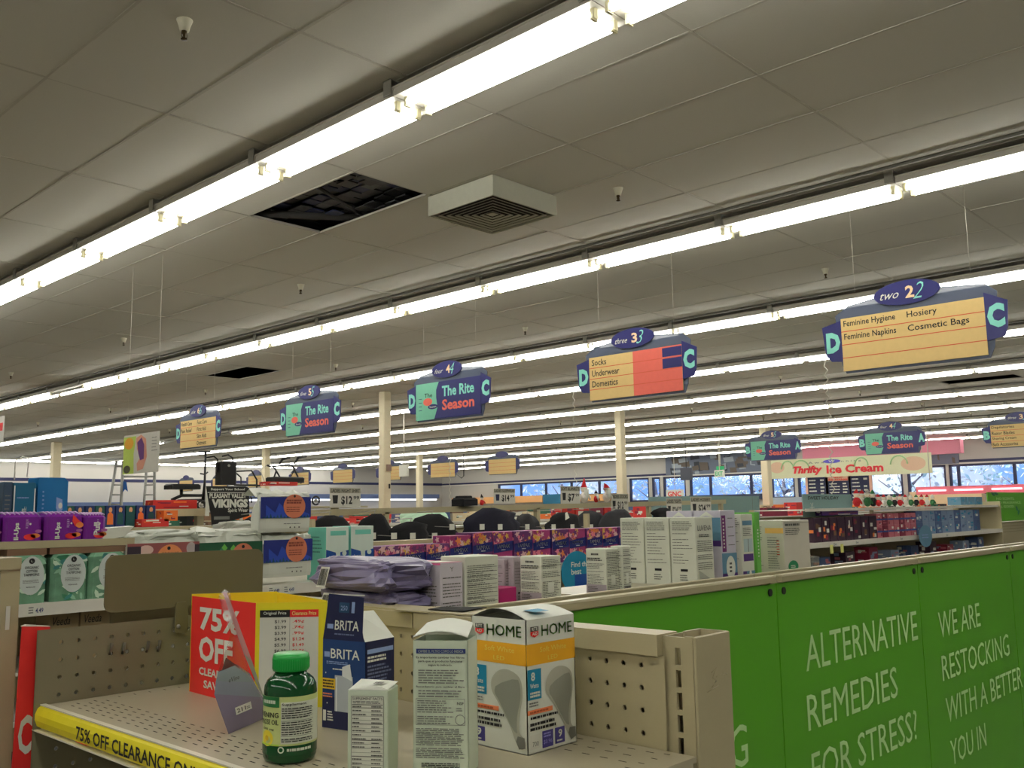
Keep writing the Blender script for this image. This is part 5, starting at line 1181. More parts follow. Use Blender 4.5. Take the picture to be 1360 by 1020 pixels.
for q in range(3):
    p = ony(1276+q*10, 665, 3.1); goods('teal_gift_box', 'tall teal box at the right end above the sweets, %s of three' % ('left','middle','right')[q], 'box', p.x, 3.1, zts+.006, ony(1285+q*10,665,3.1).x-p.x-.01, .12, .075, tealg, 60+q, None, [bli, tealg, teal])
# far right: fixture with green sign
RYY = 3.2
gx0, gx1 = ony(1304, 660, RYY).x, ony(1420, 660, RYY).x
o = thing('far_right_gondola', 'beige pegboard gondola with a green sign on its back, cut by the right edge', 'shelf unit', ((gx0+gx1)/2, RYY, 0)); f = Fr((gx0, RYY, 0), (1,0,0), (0,0,1)); w = gx1-gx0
b = MB(); b.fbox(f, .06, .05, -.04, w, FL(-.20), -.01, beige); b.build('back_panel', o)
b = MB(); b.fbox(f, -.0, .05, -.05, .14, FL(-.085), .01, beige)
for i in range(8): b.fbox(f, .085, FL(-.12-.05*i), .0095, .1, FL(-.095-.05*i), .011, dark)
b.build('slotted_upright', o)
b = MB(); b.fbox(f, .15, FL(-.19), .0, w, FL(.115), .012, green_p); g_ = b.build('green_panel', o)
b = MB()
for i, t in enumerate(('NO SCENTS.', 'NO FRAGRANCE.', 'ALL GOOD.')): b.text(f, t, .42, FL(.035-.042*i), .42+(.62,.86,.6)[i], FL(.062-.042*i), let_m, .013, .01)
for (u, v, a) in ((.32,.095,-.6),(.42,.1,-.3),(1.15,-.1,1.2),(1.1,-.06,2)):
    l = .08; ca, sa = math.cos(a), math.sin(a); pts = [(-l,0),(-l*.3,l*.4),(l*.4,l*.35),(l,0),(l*.3,-l*.4),(-l*.4,-l*.35)]
    b.poly(f, [(u+x*ca-y*sa, FL(v)+(x*sa+y*ca)*.45) for x, y in pts], M('dark_leaf_print', (20,92,66), .5, 1.4), .0135)
b.build('lettering', g_)
for r_ in range(4):
    b = MB()
    for q in range(34):
        pu, pv = .2+q*.05, FL(-.215-.03*r_); b.rect(f, pu, pv-.005, pu+.01, pv+.005, dark, -.0098)
    b.build('peg_hole', o, kind='stuff')
# ================================================================== GARMENT GONDOLA, y = 5.5
Y2 = 5.5
g2a, g2b = ony(400, 680, Y2), ony(962, 664, Y2)
G2 = thing('garment_gondola', 'beige garment gondola with a raised horizontal bar carrying price cards', 'clothes rack', (6.5, Y2, 0))
b = MB()
ra, rb_ = FL(.03), FL(.088)
def rz(x): t = (x-g2a.x)/(g2b.x-g2a.x); return ra+(rb_-ra)*t
V = []
for x in (g2a.x, g2b.x):
    for dy, dz in ((-.02,-.022),(.02,-.022),(.02,.022),(-.02,.022)): V.append((x, Y2+dy, rz(x)+dz-.022))
b.add(V, [(0,1,5,4),(1,2,6,5),(2,3,7,6),(3,0,4,7),(3,2,1,0),(4,5,6,7)], beige); b.build('top_bar', G2)
for px in (402, 512, 713, 862, 958):
    p = ony(px, 690, Y2); b = MB(); b.box(p.x-.02, Y2-.02, .05, p.x+.02, Y2+.02, rz(p.x)-.03, beige); b.build('slotted_upright', G2)
b = MB(); b.box(g2a.x-1.4, Y2+.02, .05, g2b.x+.5, Y2+.04, FL(-.14), beige); b.build('back_panel', G2)
b = MB(); b.box(g2a.x-1.4, Y2-.4, .02, g2b.x+.5, Y2+.02, .16, beige); b.build('base_deck', G2)
def price_card(pl_, pt_, pr_, pb__, head, price, lb, icon=True, y=Y2-.024):
    a, c = ony(pl_, pb__, y), ony(pr_, pt_, y); w, H = c.x-a.x, c.z-a.z; o = thing('price_card', lb, 'price card', ((a.x+c.x)/2, y, a.z)); f = Fr((a.x, y, a.z), (1,0,0), (0,0,1)); b = MB()
    b.prism(f, [(0,0),(w,0),(w,H*.72),(w*1.02,H),(0-w*.01,H),(0,H*.72)], -.002, 0, M('grey_white_card', (186,184,174), .6, 1.4)); b.build('card', o)
    b = MB(); b.rect(f, 0, H*.72, w, H*.99, M('grey_header', (150,146,130), .6, 1.3)); b.text(f, head, w*.03, H*.76, w*.97, H*.94, black, .0008, .02)
    if icon: b.poly(f, [(w*.1,H*.2),(w*.24,H*.2),(w*.26,H*.62),(w*.08,H*.62)], navyc if 'SLEEP' in head else black, .0008)
    b.text(f, price.split('.')[0], w*.36, H*.1, w*.72, H*.58, black, .0008, .03); b.text(f, price.split('.')[1], w*.76, H*.4, w*.95, H*.58, black, .0008, .02); b.build('lettering', o)
price_card(438, 648, 479, 674, "LADIES NIGHT SHIRT", '$12.99', 'white price card reading ladies night shirt $12.99, largest of the cards')
price_card(656, 649, 684, 669, "LADIES SLEEPWEAR", '$14.99', 'white price card with navy pyjama picture, second from the left')
price_card(745, 646, 770, 669, "SOFT BLANKETS", '$7.99', 'white price card ending in 7.99 left of the gnomes')
price_card(812, 655, 834, 672, "LADIES SOCKS", '$12', 'small tilted price card right of the gnomes'.replace('tilted ', '')) if False else price_card(812, 656, 834, 680, "LADIES SOCKS", '$12.99', 'small price card just right of the gnomes')
price_card(886, 662, 905, 688, "LADIES TIGHTS", '$24.99', 'small price card under the red-lettered window sign')
price_card(918, 660, 944, 684, "LADIES HOSIERY", '$24.99', 'rightmost price card, against the pale teal display')
# hanging dark garments
fab = [M('black_cloth', (14,14,18), .9, 1.2, noise=.3, scale=20), M('charcoal_cloth', (48,48,52), .9, 1.2, noise=.3, scale=20), M('navy_black_cloth', (18,18,36), .9, 1.2, noise=.3, scale=20)]
def garment(pl_, pr_, pt_, pb__, m_, seed, lb, y=Y2-.25, neck=None):
    a, c = ony(pl_, pb__, y), ony(pr_, pt_, y); w, H = c.x-a.x, c.z-a.z; cx_ = (a.x+c.x)/2; R_ = random.Random(seed)
    o = thing('hanging_garment', lb, 'garment', (cx_, y, a.z)); b = MB(); n, k = 22, 8; V = []
    for i in range(k+1):
        t = i/k; ww = (w/2)*1.08*(1-.12*t if t < .45 else (max(0, 1-((t-.45)/.55)**2.2))**.5*.74+.2); dpt = .07*(1-t*.6); lv = R_.uniform(.86, 1.1); ox = R_.uniform(-.08, .08)*w*(t > .3)
        for j in range(n):
            an = 2*math.pi*j/n; q = 1+.14*math.sin(an*5+seed+t*2)*(1-t*.5)+R_.uniform(-.03,.03); V.append((cx_+ox+ww*lv*math.cos(an)*q, y+dpt*math.sin(an)*q, a.z-.12+(H+.12)*t+(.012*math.sin(an*3+seed) if .3 < t < 1 else 0)))
    Fa = [(i*n+j, i*n+(j+1)%n, (i+1)*n+(j+1)%n, (i+1)*n+j) for i in range(k) for j in range(n)]+[tuple(range(k*n, k*n+n)), tuple(reversed(range(n)))]
    b.add(V, Fa, m_, True); b.build('cloth', o)
    b = MB(); b.tube([(cx_, y, a.z+H-.01), (cx_, y, a.z+H+.012), (cx_+.012, y, a.z+H+.022), (cx_+.01, Y2-.0, a.z+H+.012)], .003, galv, 5); b.build('hanger_hook', o)
    if neck: b = MB(); b.poly(Fr((cx_, y-.066, a.z+H*.55), (1,0,0), (0,.3,1)), [(-.03,.0),(.03,.02),(.02,.07),(-.01,.06)], paper, .004); b.build('collar', o)
    return o
G_ = [(318,352,686,716,0,'black garment behind the night-blue bags'),(412,462,684,705,0,'black garment above the aqua cartons, first from the left'),(474,520,682,724,0,'black garment right of the aqua cartons'),(518,572,692,722,0,'low black garment left of the mint cushion'),(540,606,682,720,0,'broad black garment in front of the mint cushion'),
 (614,690,674,712,2,'largest black garment, hat-like, above the flowered cartons'),(684,716,682,706,1,'charcoal pleated skirt left of the centre upright'),(722,768,680,705,0,'black garment with a pale collar'),(766,800,678,703,1,'grey knitted garment with hanging strands'),(798,842,676,704,1,'charcoal garment beside the large white cartons'),(866,892,674,690,0,'small black garment behind the large white cartons')]
for i, (a, c, t, bt_, mi_, lb) in enumerate(G_): garment(a, c, t, bt_, fab[mi_], i+1, lb, Y2-.20-.16*(i % 2), neck=(i == 7))
for q, px in enumerate((495, 523, 548, 577, 600, 640, 664, 700, 735, 760, 785)):
    p = ony(px, 712 if px < 590 else 700, Y2-.42); o = thing('peg_hook', 'wire peg hook with a white price tag, %s from the left' % ordn[q], 'hook', (p.x, p.y, p.z), 'peg hooks')
    del o['group']
    b = MB(); b.tube([(p.x+.0, Y2+.02, p.z+.01), (p.x, Y2-.42, p.z+.0)], .0022, galv, 5); b.build('wire', o)
    b = MB(); b.box(p.x-.024, Y2-.424, p.z-.02, p.x+.024, Y2-.42, p.z+.022, paper); b.build('tag', o)
b = MB()
# gnomes and other bits standing on the bar
yb = Y2
for (px, s_, m1, m2, lb, tl) in ((776, .125, wtp, rdp, 'tall-hatted white and red gnome on the bar, left one', .8),(806, .12, wtp, rdp, 'round white and red gnome on the bar, right one', .1),(792,.075, rdp, blk, 'small red gnome between the two big ones', .2)):
    p = ony(px, 668, yb); plush(p.x, yb, rz(p.x)+.002, s_, m1, m2, int(px), lb, tl, None, True)
p = ony(640, 668, yb+.2); plush(p.x, yb+.2, FL(.05), .06, rdp, blk, 77, 'slim red and black snowman topper left of the pyjama price card', .4)
o = thing('black_folded_stack', 'low black folded stack behind the bar, left of the snowman topper', 'clothes', (ony(617,668,Y2).x, Y2, FL(.05))); p0_, p1_ = ony(606,669,6.1), ony(628,661,6.1)
b = MB(); p0_, p1_ = ony(606,669,Y2), ony(628,661,Y2); zz = rz(p0_.x); b.rbox(p0_.x, Y2-.07, zz, p1_.x, Y2+.07, p1_.z, fab[0], .015); b.rbox(p0_.x+.03, Y2-.05, p1_.z, p1_.x-.05, Y2+.05, p1_.z+.015, fab[0], .006); b.build('folded_cloth', o)
pouch('mint_cushion', 'pale mint cushion on the white shelf beyond the garments', 'cushion', (ony(563,697,6.9).x, 6.9, FL(-.13)), .24, .12, .075, M('mint_plush', (170,200,176), .8, 1.4), 41, amp=.08, flat=.5)
# ================================================================== THIRD GONDOLA AND MIXED GOODS, y = 8
Y3 = 8.0
G3 = thing('third_gondola', 'long beige gondola full of mixed goods beyond the garment gondola', 'shelf unit', (12, Y3, 0))
b = MB(); b.box(1.6, Y3-.35, FL(-.13), 24, Y3+.4, FL(-.10), white_metal); b.build('shelf', G3)
b = MB(); b.box(1.6, Y3-.02, .05, 24, Y3+.02, FL(-.11), beige); b.build('spine_panel', G3)
b = MB(); b.box(1.6, Y3-.4, .02, 24, Y3+.4, .16, beige); b.build('base_deck', G3)
b = MB(); b.box(1.6, Y3-.34, FL(-.44), 24, Y3+.34, FL(-.42), white_metal); b.build('shelf', G3)
pal = [('red', M('scarlet_pack', (178,40,36), .5, 1.4)), ('orange', M('orange_pack', (206,104,40), .5, 1.4)), ('white', white), ('brown', brownc), ('green', M('green_pack', (40,90,70), .5, 1.4)), ('black', blackp), ('blue', slb), ('cream', M('cream_pack', (196,182,150), .5, 1.4))]
x = 1.8; q = 0
while x < 23:
    R_ = random.Random(q+300); w = R_.uniform(.12, .34); h = R_.uniform(.05, .11); nm_, m_ = R_.choice(pal)
    bear = nm_
    goods('mixed_package', '%s package among the mixed goods on the third gondola' % nm_, 'package', x, Y3-.3+R_.uniform(0,.1), FL(-.10), w, .2, h, m_, q+500, '%s packages on the third gondola' % nm_, [white, pal[(q*3) % 8][1], m_])
    x += w+R_.uniform(.01, .12); q += 1
def P8(px, py, y=Y3): return ony(px, py, y)
# orange and red packs with a cream tray (left)
YL = 5.6
o = thing('cream_tray', 'cream card tray of red and orange packs left of the black yard sign', 'tray', (ony(245,682,YL).x, YL, FL(-.02))); a, c = ony(206,686,YL), ony(278,676,YL)
b = MB(); b.box(a.x, YL, a.z-.0, c.x, YL+.15, c.z+.003, M('cream_card', (180,168,138), .6, 1.3)); b.build('tray_body', o)
for (pa_, pb_, pt_, pm_, nm_, mm) in ((203,262,664,676,'bright red pack on the cream tray',pal[0][1]),(205,224,678,692,'orange-red pack at the left end of the cream tray',pal[1][1]),(176,212,689,700,'red crumpled pack left of the silver bag',pal[0][1])):
    a, c = ony(pa_, pm_, YL+.02), ony(pb_, pt_, YL+.02); goods('red_pack', nm_, 'pack', a.x, YL+(.02 if pt_ == 664 else -.1), a.z, c.x-a.x, .1, c.z-a.z, mm, int(pa_), None, [white, pal[1][1], rdk])
b = MB(); b.box(2.0, YL+.0, .05, g2a.x-1.4, YL+.1, FL(-.06), beige); b.build('spine_panel', G2)
b = MB(); b.box(1.3, YL-.2, FL(-.075), g2a.x-.1, YL+.25, FL(-.06), beige); b.build('shelf', G2)
# small figures in blue packs
for q in range(9):
    pxx = 84+q*13.5; a = ony(pxx, 694, YL); w = ony(pxx+12, 694, YL).x-a.x
    oo = q in (4, 7)
    o, fR, fL = carton('figure_card', 'dark blue carton with a bust print, %s in the row above the violet packs' % ordn[q], 'carton', (a.x, YL-.02), w, .06, .13, M('dark_blue_pack', (24,44,92), .5, 1.4) if q % 3 else M('dark_teal_pack', (16,70,70), .5, 1.4), FL(-.06))
    b = MB(); b.ell(fR, w*.5, .105, w*.2, .016, M('tan_face_print', (190,140,100)), .0008, 12); b.poly(fR, [(w*.15,.02),(w*.85,.02),(w*.8,.08),(w*.5,.095),(w*.2,.08)], pal[1][1] if oo else M('dark_teal_pack', (0,0,0)), .001); b.build('printed_face', o, off=E_)
# yard sign
y_ = 5.45; a, c = ony(279,686,y_), ony(331,646,y_)
o = thing('school_yard_sign', 'black and white sign reading Support Your School, right of the scooter', 'sign', ((a.x+c.x)/2, y_, FL(-.06))); f = Fr((a.x, y_, a.z), (1,0,0), (0,0,1)); w, H = c.x-a.x, c.z-a.z
b = MB(); b.prism(f, [(w*.05,-.06),(w*1.02,0),(w,H*.95),(w*.9,H),(-w*.12,H),(-w*.05,H*.5),(w*.03,0)], -.004, 0, blackp); b.build('board', o)
b = MB(); b.text(f, 'Support Your School', -.0, H*.84, w*.88, H*.94, paper, .001, .03); b.text(f, 'PLEASANT VALLEY', -w*.03, H*.60, w*.93, H*.76, paper, .001, .04); b.text(f, 'VIKINGS', w*.03, H*.28, w*.97, H*.57, paper, .001, .06); b.text(f, 'Spirit Wear', w*.45, H*.1, w*.98, H*.26, paper, .001, .02)
b.rect(f, -w*.08, H*.78, w*.9, H*.80, paper); b.rect(f, w*.1, -.02, w*.5, H*.0, greyprint); b.rect(f, -w*.12, H*.02, -w*.02, H, paper, -.002); b.build('lettering', o)
b = MB(); b.box(a.x+.04, y_+.002, FL(-.06), a.x+.06, y_+.01, a.z, paper); b.box(c.x-.06, y_+.002, FL(-.06), c.x-.04, y_+.01, a.z, paper); b.build('leg', o)
# knee scooter
tb = lambda b, pts, r, y=Y3, m=blackp: b.tube([ony(px, py, y) for px, py in pts], r, m, 6)
zsh = FL(-.04)
o = thing('knee_scooter', 'black knee scooter with padded seat and steering pole, above the red packs', 'scooter', (ony(250,672,6.4).x, 6.4, ony(250,676,6.4).z)); yy = 6.4
a, c = ony(222,650,yy), ony(262,645,yy)
b = MB(); b.rbox(a.x, yy-.06, a.z, c.x, yy+.06, c.z+.01, blackp, .01); b.build('seat', o)
b = MB(); tb(b, [(241,650),(241,660)], .012, yy); tb(b, [(228,664),(241,658),(268,658)], .012, yy); tb(b, [(236,665),(268,664)], .01, yy); b.build('frame', o)
b = MB(); tb(b, [(273,600),(272,640),(269,672)], [.008,.008,.014], yy); tb(b, [(264,600),(279,600)], .007, yy); tb(b, [(266,629),(272,630),(276,627)], .006, yy); b.build('steering_pole', o)
for px, dy in ((262,-.06),(275,-.06),(232,.05)):
    p = ony(px, 671, yy); b = MB(); n = 14; b.tube([p+Vector((.03*math.cos(2*math.pi*i/n), dy, .03*math.sin(2*math.pi*i/n))) for i in range(n+1)], .008, blackp, 6); b.tube([p+Vector((0,dy-.01,0)), p+Vector((0,dy+.01,0))], .012, galv, 8); b.build('wheel', o)
b = MB(); b.box(1.6, 6.2, FL(.04), 3.5, 6.6, FL(.055), beige); b.box(1.65, 6.3, .05, 1.7, 6.35, FL(.04), beige); b.box(3.4, 6.3, .05, 3.45, 6.35, FL(.04), beige); o2 = thing('display_stand', 'beige raised stand carrying the scooter and walkers', 'stand', (2.6, 6.4, 0)); b.build('stand_top', o2)
# rollator with black bag
o = thing('rollator_walker', 'black rollator walker with a large black bag, right of the scooter pole', 'walker', (ony(300,660,6.6).x, 6.6, ony(300,668,6.6).z)); yy = 6.6
a, c = ony(289,644,yy), ony(311,613,yy); b = MB(); b.rbox(a.x, yy-.05, a.z, c.x, yy+.05, c.z, blackp, .012); b.ell(Fr((0,yy-.0505,0),(1,0,0),(0,0,1)), (a.x+c.x)/2-.005, c.z-.035, .012, .01, galv, .001, 10); b.build('bag', o)
b = MB(); tb(b, [(273,608),(284,606),(289,610),(289,626),(286,632)], .006, yy); b.build('handle', o)
b = MB(); tb(b, [(295,606),(303,604),(309,608),(309,614)], .006, yy); b.build('handle', o)
b = MB(); tb(b, [(311,626),(320,634),(320,644),(340,644)], .006, yy); tb(b, [(314,626),(334,625),(341,637),(341,650)], .007, yy); tb(b, [(311,644),(345,645)], .008, yy); tb(b, [(324,650),(331,652),(334,662),(334,668)], .005, yy); tb(b, [(326,662),(340,661)], .005, yy); b.build('frame', o)
o = thing('rollator_walker', 'second black rollator walker with open X legs, above the blue bags', 'walker', (ony(380,650,6.8).x, 6.8, ony(380,668,6.8).z)); yy = 6.8
b = MB(); tb(b, [(355,618),(360,620),(385,617)], .008, yy); tb(b, [(362,640),(367,625),(362,619)], .007, yy); tb(b, [(365,622),(373,636)], .007, yy); tb(b, [(383,640),(392,622),(384,617)], .007, yy); tb(b, [(388,618),(400,642)], .007, yy); b.build('frame', o)
b = MB(); tb(b, [(371,616),(375,610),(385,608)], [.006,.012,.008], yy); b.build('handle', o)
b = MB(); tb(b, [(391,616),(396,608),(407,606)], [.006,.012,.008], yy); b.build('handle', o)
a, c = ony(359,641,yy), ony(398,634,yy); b = MB(); b.rbox(a.x, yy-.08, a.z, c.x, yy+.08, c.z, blackp, .01); b.build('seat', o)
for px in (414, 366):
    p = ony(px, 665, yy); b = MB(); n = 14; b.tube([p+Vector((.035*math.cos(2*math.pi*i/n), -.06, .035*math.sin(2*math.pi*i/n))) for i in range(n+1)], .008, blackp, 6); b.tube([p+Vector((0,-.07,0)), p+Vector((0,-.05,0))], .014, galv, 8); b.build('wheel', o)
b = MB(); tb(b, [(352,642),(346,625),(354,618)], .003, yy, galv); b.build('brake_cable', o)
goods('red_flat_box', 'flat red box under the second rollator', 'box', ony(346,645,6.7).x, 6.62, ony(346,645,6.7).z, ony(388,645,6.7).x-ony(346,645,6.7).x, .1, .03, pal[0][1], 5, None, [white, rdk])
b = MB(); b.box(3.5, 6.4, FL(.05), 5.0, 7.0, FL(.065), beige); b.box(4.8, 6.6, .05, 4.85, 6.65, FL(.05), beige); b.build('stand_top', o2)
# platform ladder
o = thing('platform_ladder', 'grey metal platform ladder with a blue rag, below the hanging poster', 'ladder', (4.2, 9.2, 0)); alum = M('ladder_metal', (128,128,124), .4, 1.3, metal=.5)
def lad(pts, y): return [ony(px, py, y) for px, py in pts]
for nm_, pts, y in (('rail', [(163.5,612),(160.5,680)], 9.0), ('rail', [(205,614),(205.5,680)], 9.0), ('rail', [(155,612),(144,680)], 9.5), ('rail', [(195,614),(191,680)], 9.5)):
    q = lad(pts, y); d = (q[1]-q[0]).normalized(); ln = (q[1].z)/(-d.z); b = MB(); b.tube([q[0], q[1], q[1]+d*ln], .014, alum, 6); b.build(nm_, o)
b = MB(); b.tube(lad([(195,616),(196,611),(204,611),(205,616)], 9.0), .012, alum, 6); b.tube(lad([(155,619),(206,620)], 9.0), .012, alum, 6); b.tube(lad([(163,633),(206,633)], 9.0), .01, alum, 6); b.build('guard_rail', o)
for py in (644, 657, 670):
    b = MB(); b.tube(lad([(151-.14*(py-644),py),(163,py)], 9.25), .008, alum, 5); b.build('step', o); b = MB(); b.tube(lad([(193,py),(205,py)], 9.25), .008, alum, 5); b.build('step', o)
o = thing('blue_rag', 'small blue rag hanging on the ladder', 'rag', (ony(167,645,8.97).x, 8.97, ony(167,640,8.97).z)); b = MB(); b.add([ony(*p, 8.97) for p in ((164,639),(168,640),(170,653),(166,650),(163,654))]+[ony(*p, 9.0) for p in ((164,639),(168,640),(170,653),(166,650),(163,654))], [(4,3,2,1,0),(5,6,7,8,9),(0,1,6,5),(1,2,7,6),(2,3,8,7),(3,4,9,8),(4,0,5,9)], M('blue_rag_cloth', (20,70,130), .8, 1.4)); b.build('cloth', o)
# hanging poster
o = thing('hanging_poster', 'hanging poster with an orange ball and a purple dress, above the ladder', 'poster', (3.5, 7.43, FL(.35))); a, c = onx(163,629,3.5), onx(212,575,3.5); f = Fr((3.5, a.y, FL(.352)), (0,-1,0), (0,0,1)); w, H = a.y-c.y, .32
b = MB(); b.prism(f, [(0,0),(w,0),(w,H),(0,H)], -.003, 0, M('poster_white', (196,194,186), .5, 1.4)); b.build('sheet', o)
b = MB(); b.poly(f, [(0,0),(w*.32,0),(w*.3,H*.5),(w*.36,H*.95),(0,H*.95)], M('poster_lime', (170,190,90)), .001); b.ell(f, w*.16, H*.78, w*.13, H*.15, M('poster_orange', (224,150,50)), .002, 20); b.ell(f, w*.12, H*.12, w*.1, H*.1, M('poster_olive', (80,80,60)), .002, 14)
b.poly(f, [(w*.36,H*.9),(w*.5,H*.97),(w*.64,H*.85),(w*.68,H*.4),(w*.58,H*.1),(w*.42,H*.06),(w*.4,H*.25),(w*.5,H*.4),(w*.4,H*.6)], M('poster_skin', (196,140,120)), .002); b.poly(f, [(w*.4,H*.78),(w*.52,H*.9),(w*.6,H*.7),(w*.6,H*.35),(w*.5,H*.32),(w*.44,H*.5)], M('poster_purple', (92,50,110)), .003)
b.micro(f, w*.8, H*.5, w*.96, H*.9, 5, greyprint, 3, .2, .001); b.build('printed_face', o)
b = MB(); b.tube([f.p(.05, H, -.001), f.p(.05, FL(2.1)-FL(.352), -.001)], .0015, wire_m, 4); b.tube([f.p(w-.05, H, -.001), f.p(w-.05, FL(2.1)-FL(.352), -.001)], .0015, wire_m, 4); b.build('hanging_wire', o)
o = thing('edge_sign', 'sliver of a hanging beige sign with a red patch at the left edge', 'aisle sign', (onx(3,588,4.2).x, onx(3,588,4.2).y, onx(3,586,4.2).z)); a = onx(6,552,4.2); c = onx(6,586,4.2); f = Fr((4.2, a.y+.6, c.z), (0,-1,0), (0,0,1))
b = MB(); b.prism(f, [(0,0),(.6,0),(.6,a.z-c.z),(0,a.z-c.z)], -.006, 0, M('poster_white', (0,0,0))); b.rect(f, .4, .14, .56, .24, red_m); b.build('sign_panel', o)
b = MB(); b.tube([f.p(.3, a.z-c.z, -.003), f.p(.3, FL(2.1)-c.z, -.003)], .002, wire_m, 4); b.build('hanging_wire', o)
# coiled cords
for q, (px, py0, py1, X_) in enumerate(((1097,495,668,12.0),(597,578,668,12.0),(762,535,660,12.0))):
    a, c = onx(px, py0, X_), onx(px, py1, X_); o = thing('coiled_cord', 'white coiled cord hanging from the lights, '+('right of the centre, over the ice cream banner','left one, by the thin far column','middle one, by the window row')[q], 'cord', (a.x, a.y, FL(2.1)))
    b = MB(); L_ = FL(2.1)-c.z; n = int(L_/.06); pts = [(a.x+.0, a.y+.025*math.cos(i*math.pi)*(1 if i > 3 else 0), FL(2.1)-L_*i/n) for i in range(n+1)]; b.tube(pts, .007, wire_m, 4); b.build('cord', o)
# ================================================================== FAR AREA
# pale teal display
yy = 5.95; a, c = ony(906,690,yy), ony(1008,659,yy)
o = thing('pale_teal_display', 'large pale teal cardboard display behind the white cartons', 'display', ((a.x+c.x)/2, yy, 0)); b = MB(); b.box(a.x, yy, .0, c.x, yy+.45, c.z, hd); b.build('display_body', o)
b = MB(); fq = Fr((0,yy,0),(1,0,0),(0,0,1)); b.rect(fq, a.x+(c.x-a.x)*.9, FL(-.1), a.x+(c.x-a.x)*.905, c.z, greyprint); b.build('card_fold', o)
yy = 6.62; a, c = ony(1014,688,yy), ony(1046,674,yy); goods('dark_red_toy_box', 'dark red toy truck box right of the teal display', 'box', a.x, yy, FL(-.129), c.x-a.x, .2, c.z-FL(-.129), rdk, 8, None, [blackp, rdk, white])
goods('cream_toy_box', 'cream box on top of the dark red toy box', 'box', a.x-.05, yy, c.z+.002, .3, .2, .04, pal[7][1], 9, None, [brownc, rdk])
for q in range(7):
    px = (850,866,882,1050,1062,1074,1086)[q]; yy = 6.72; a = ony(px, 684, yy); goods('red_gift_pack', '%s gift pack behind the garment bar, %s from the left' % (('red','black','cream')[q % 3], ordn[q]), 'pack', a.x, yy-.1, FL(-.129), .22, .2, .16+.03*(q % 2), (pal[0][1], blackp, pal[7][1])[q % 3], 700+q, None, [white, rdk])
for q in range(4):
    px = 746+q*19; yy = 6.6; a, c = ony(px, 684, yy), ony(px+17, 671, yy); goods('red_boxed_set', 'red box behind the bar under the gnomes, %s from the left' % ordn[q], 'box', a.x, yy, FL(-.13), c.x-a.x, .15, c.z-FL(-.13), pal[0][1] if q != 2 else rdk, 740+q, None, [rdk, white])
o = thing('low_back_shelf', 'white shelf behind the garments carrying the mint cushion and red boxes', 'shelf unit', (7.5, 6.85, 0)); b = MB(); b.box(5.0, 6.55, FL(-.145), 16, 7.1, FL(-.13), white_metal); b.build('shelf', o); b = MB(); b.box(5.0, 6.8, .0, 16, 6.84, FL(-.145), beige); b.build('spine_panel', o)
# more dark gondolas farther back so the floor beyond stays filled with shelving
for q, yy in enumerate((12.2, 16.8, 21.6)):
    o = thing('distant_gondola', 'distant beige gondola seen end to end at eye level, %s of three rows' % ('nearest','middle','farthest')[q], 'shelf unit', (16, yy, 0)); b = MB(); b.box(5, yy-.4, .05, 24, yy+.4, FL(-.06), beige); b.build('shelf_block', o)
    b = MB()
    R_ = random.Random(q)
    x = 5
    while x < 24: w = R_.uniform(.2,.6); b.box(x, yy-.3, FL(-.06), x+w, yy+.2, FL(-.06)+R_.uniform(.03,.14), R_.choice([p_[1] for p_ in pal])); x += w+.05
    b.build('goods', o, kind='stuff')
# wall fixtures
o = thing('wall_canopy', 'long blue-grey lit canopy over the wall shelves at the left', 'canopy', (13, YW, FL(.3))); b = MB(); b.box(9, YW-.7, FL(.33), 17.5, YW-.002, FL(.56), M('slate_blue_canopy', (84,100,140), .5, 1.3)); b.build('fascia', o)
b = MB(); b.box(9, YW-.5, FL(.22), 17.5, YW-.4, FL(.30), M('canopy_lamp', (240,244,255), .5, 1, emit=3)); b.build('light_strip', o)
o = thing('wall_canopy', 'pale blue lit canopy over the wall shelves right of the night shirt card', 'canopy', (25, YW, FL(.6))); b = MB(); b.box(19.5, YW-.7, FL(.68), 31.6, YW-.002, FL(.88), M('slate_blue_canopy', (0,0,0))); b.build('fascia', o)
b = MB(); b.box(19.5, YW-.5, FL(.60), 31.6, YW-.4, FL(.66), M('canopy_lamp', (0,0,0))); b.build('light_strip', o)
def wallband(px0, px1, z0, z1, m_, lb, x=XW-.3, nm='wall_valance', cat='valance'):
    y1_, y0_ = onx(px0, 660, x).y, onx(px1, 660, x).y; o = thing(nm, lb, cat, (x, (y0_+y1_)/2, FL(z0))); b = MB(); b.box(x, y0_, FL(z0), XW-.002, y1_, FL(z1), m_); b.build('panel', o); return o, y0_, y1_
orv = M('peach_valance', (226,160,104), .6, 1.3)
wallband(600, 720, .38, .68, orv, 'peach wall valance below the first windows')
wallband(721, 744, .3, .72, bl2, 'dark petrol wall panel left of the 7.99 price card')
wallband(745, 828, .38, .66, orv, 'peach wall valance behind the gnomes')
wallband(915, 1010, .30, .50, M('dark_sill_panel', (60,70,90), .6, 1.2), 'dark panel under the windows behind the teal display')
wallband(1020, 1064, .0, .34, M('pale_grey_counter', (150,160,170), .5, 1.3), 'pale grey counter front left of the header card')
wallband(1208, 1304, -.1, .42, M('peach_wall_board', (222,190,150), .6, 1.3), 'peach board behind the toys, below the pink neon tube')
